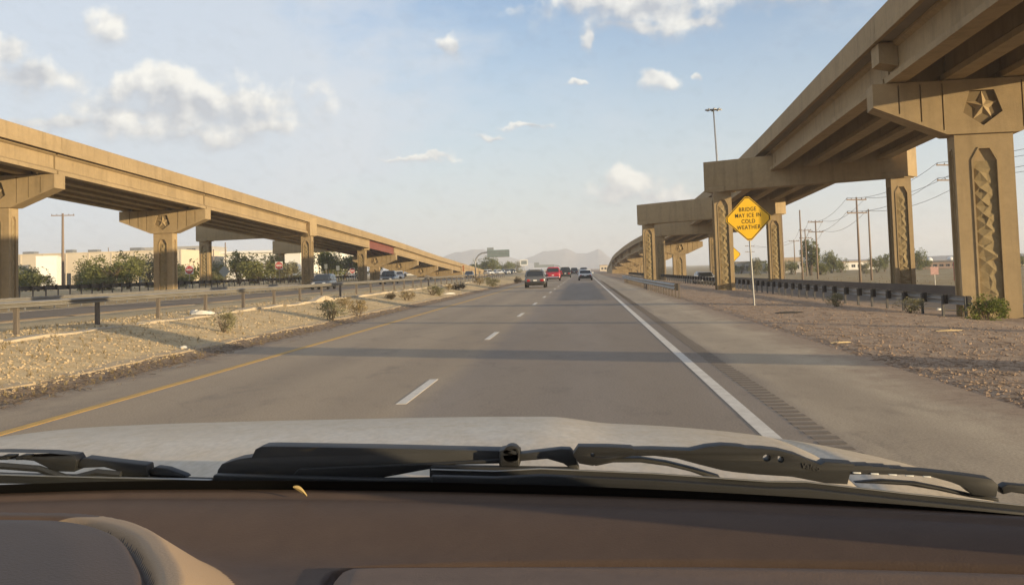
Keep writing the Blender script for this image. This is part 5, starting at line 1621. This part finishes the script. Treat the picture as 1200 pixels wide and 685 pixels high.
# cab shell around the camera
for s, nm in ((-1, 0), (1, 1)):
    xo = XC + s * .95; xi = XC + s * .88
    d_ = part(MB().box(min(xo, xi), max(xo, xi), -.95, 1.02, .55, 1.34), 'door', DUSTY, bevel=.01)
    part(MB().box(min(xi, xi - s * .03), max(xi, xi - s * .03), -.9, .40, .6, 1.33), 'door_trim', DASH2, d_)
    a0, a1 = Vector(wsp(XC + s * .90, 0)), Vector(wsp(XC + s * .90, 1))
    part(MB().tube([a0 + Vector((s * .03, 0, -.03)), a0.lerp(a1, .5) + Vector((s * .03, -.01, .02)), a1 + Vector((s * .02, 0, .02))], [.045, .04, .04], 8), 'roof_pillar', LINER, smooth=True)
    part(MB().box(min(xi, xi + s * .05), max(xi, xi + s * .05), -.62, -.50, 1.34, 1.93), 'roof_pillar', LINER)
    part(MB().box(min(xi, xi + s * .05), max(xi, xi + s * .05), -1.02, -.90, 1.345, 1.93), 'roof_pillar', LINER)
    part(MB().add([(xi + s * .02, -.90, 1.335), (xi + s * .02, .93, 1.335), (xi - s * .06, .22, 1.92), (xi - s * .06, -.90, 1.92)], [(0, 1, 2, 3)]), 'side_window', SGLASS, d_)
part(MB().rings([[(XC - .80, y, 1.93), (XC - .5, y, 1.955), (XC + .5, y, 1.955), (XC + .80, y, 1.93), (XC + .80, y, 1.985), (XC + .5, y, 2.01), (XC - .5, y, 2.01), (XC - .80, y, 1.985)] for y in (.25, -.3, -1.05)]), 'roof', LINER)
part(MB().plate(lambda u, v, d: Vector((u, -1.02 + d, v)), [(XC - .88, .55), (XC + .88, .55), (XC + .88, 1.93), (XC - .88, 1.93)], [[(XC - .7, 1.40), (XC + .7, 1.40), (XC + .66, 1.85), (XC - .66, 1.85)]], .04, floor=False), 'cab_back', LINER, fix=False)
part(MB().box(XC - .85, XC + .85, -1.0, .9, .50, .56), 'cab_floor', TRIM)
Mw = Matrix.Translation((-.88, .40, 1.22)) @ Matrix.Rotation(math.radians(62), 4, 'X')
tor = [[Mw @ Vector(((.19 + .014 * math.cos(b)) * math.cos(a), (.19 + .014 * math.cos(b)) * math.sin(a), .014 * math.sin(b))) for b in np.linspace(0, 2 * math.pi, 9)[:-1]] for a in np.linspace(0, 2 * math.pi, 33)]
sw = part(MB().rings(tor, caps=False), 'steering_wheel', DASH2, smooth=True)
part(MB().tube([Mw @ Vector((-.18, 0, 0)), Mw @ Vector((0, 0, -.02)), Mw @ Vector((.18, 0, 0))], [.014, .05, .014], 8), 'wheel_spoke', DASH2, sw)

# ------------------------------------------------------------------ the dusty air
hz = MB().box(-3050, 3050, -300, 6300, -12, 118).build('haze', None)
tag(hz, 'thin pale dust haze filling the air', 'haze', kind='stuff')
hm = bpy.data.materials.new('dust_haze'); hm.use_nodes = True
hm.node_tree.nodes.clear()
ho = hm.node_tree.nodes.new('ShaderNodeOutputMaterial'); hv = hm.node_tree.nodes.new('ShaderNodeVolumePrincipled')
hv.inputs['Color'].default_value = (.93, .96, 1.0, 1); hv.inputs['Density'].default_value = HAZE; hv.inputs['Anisotropy'].default_value = .25
hm.node_tree.links.new(hv.outputs[0], ho.inputs['Volume'])
hz.data.materials.append(hm)
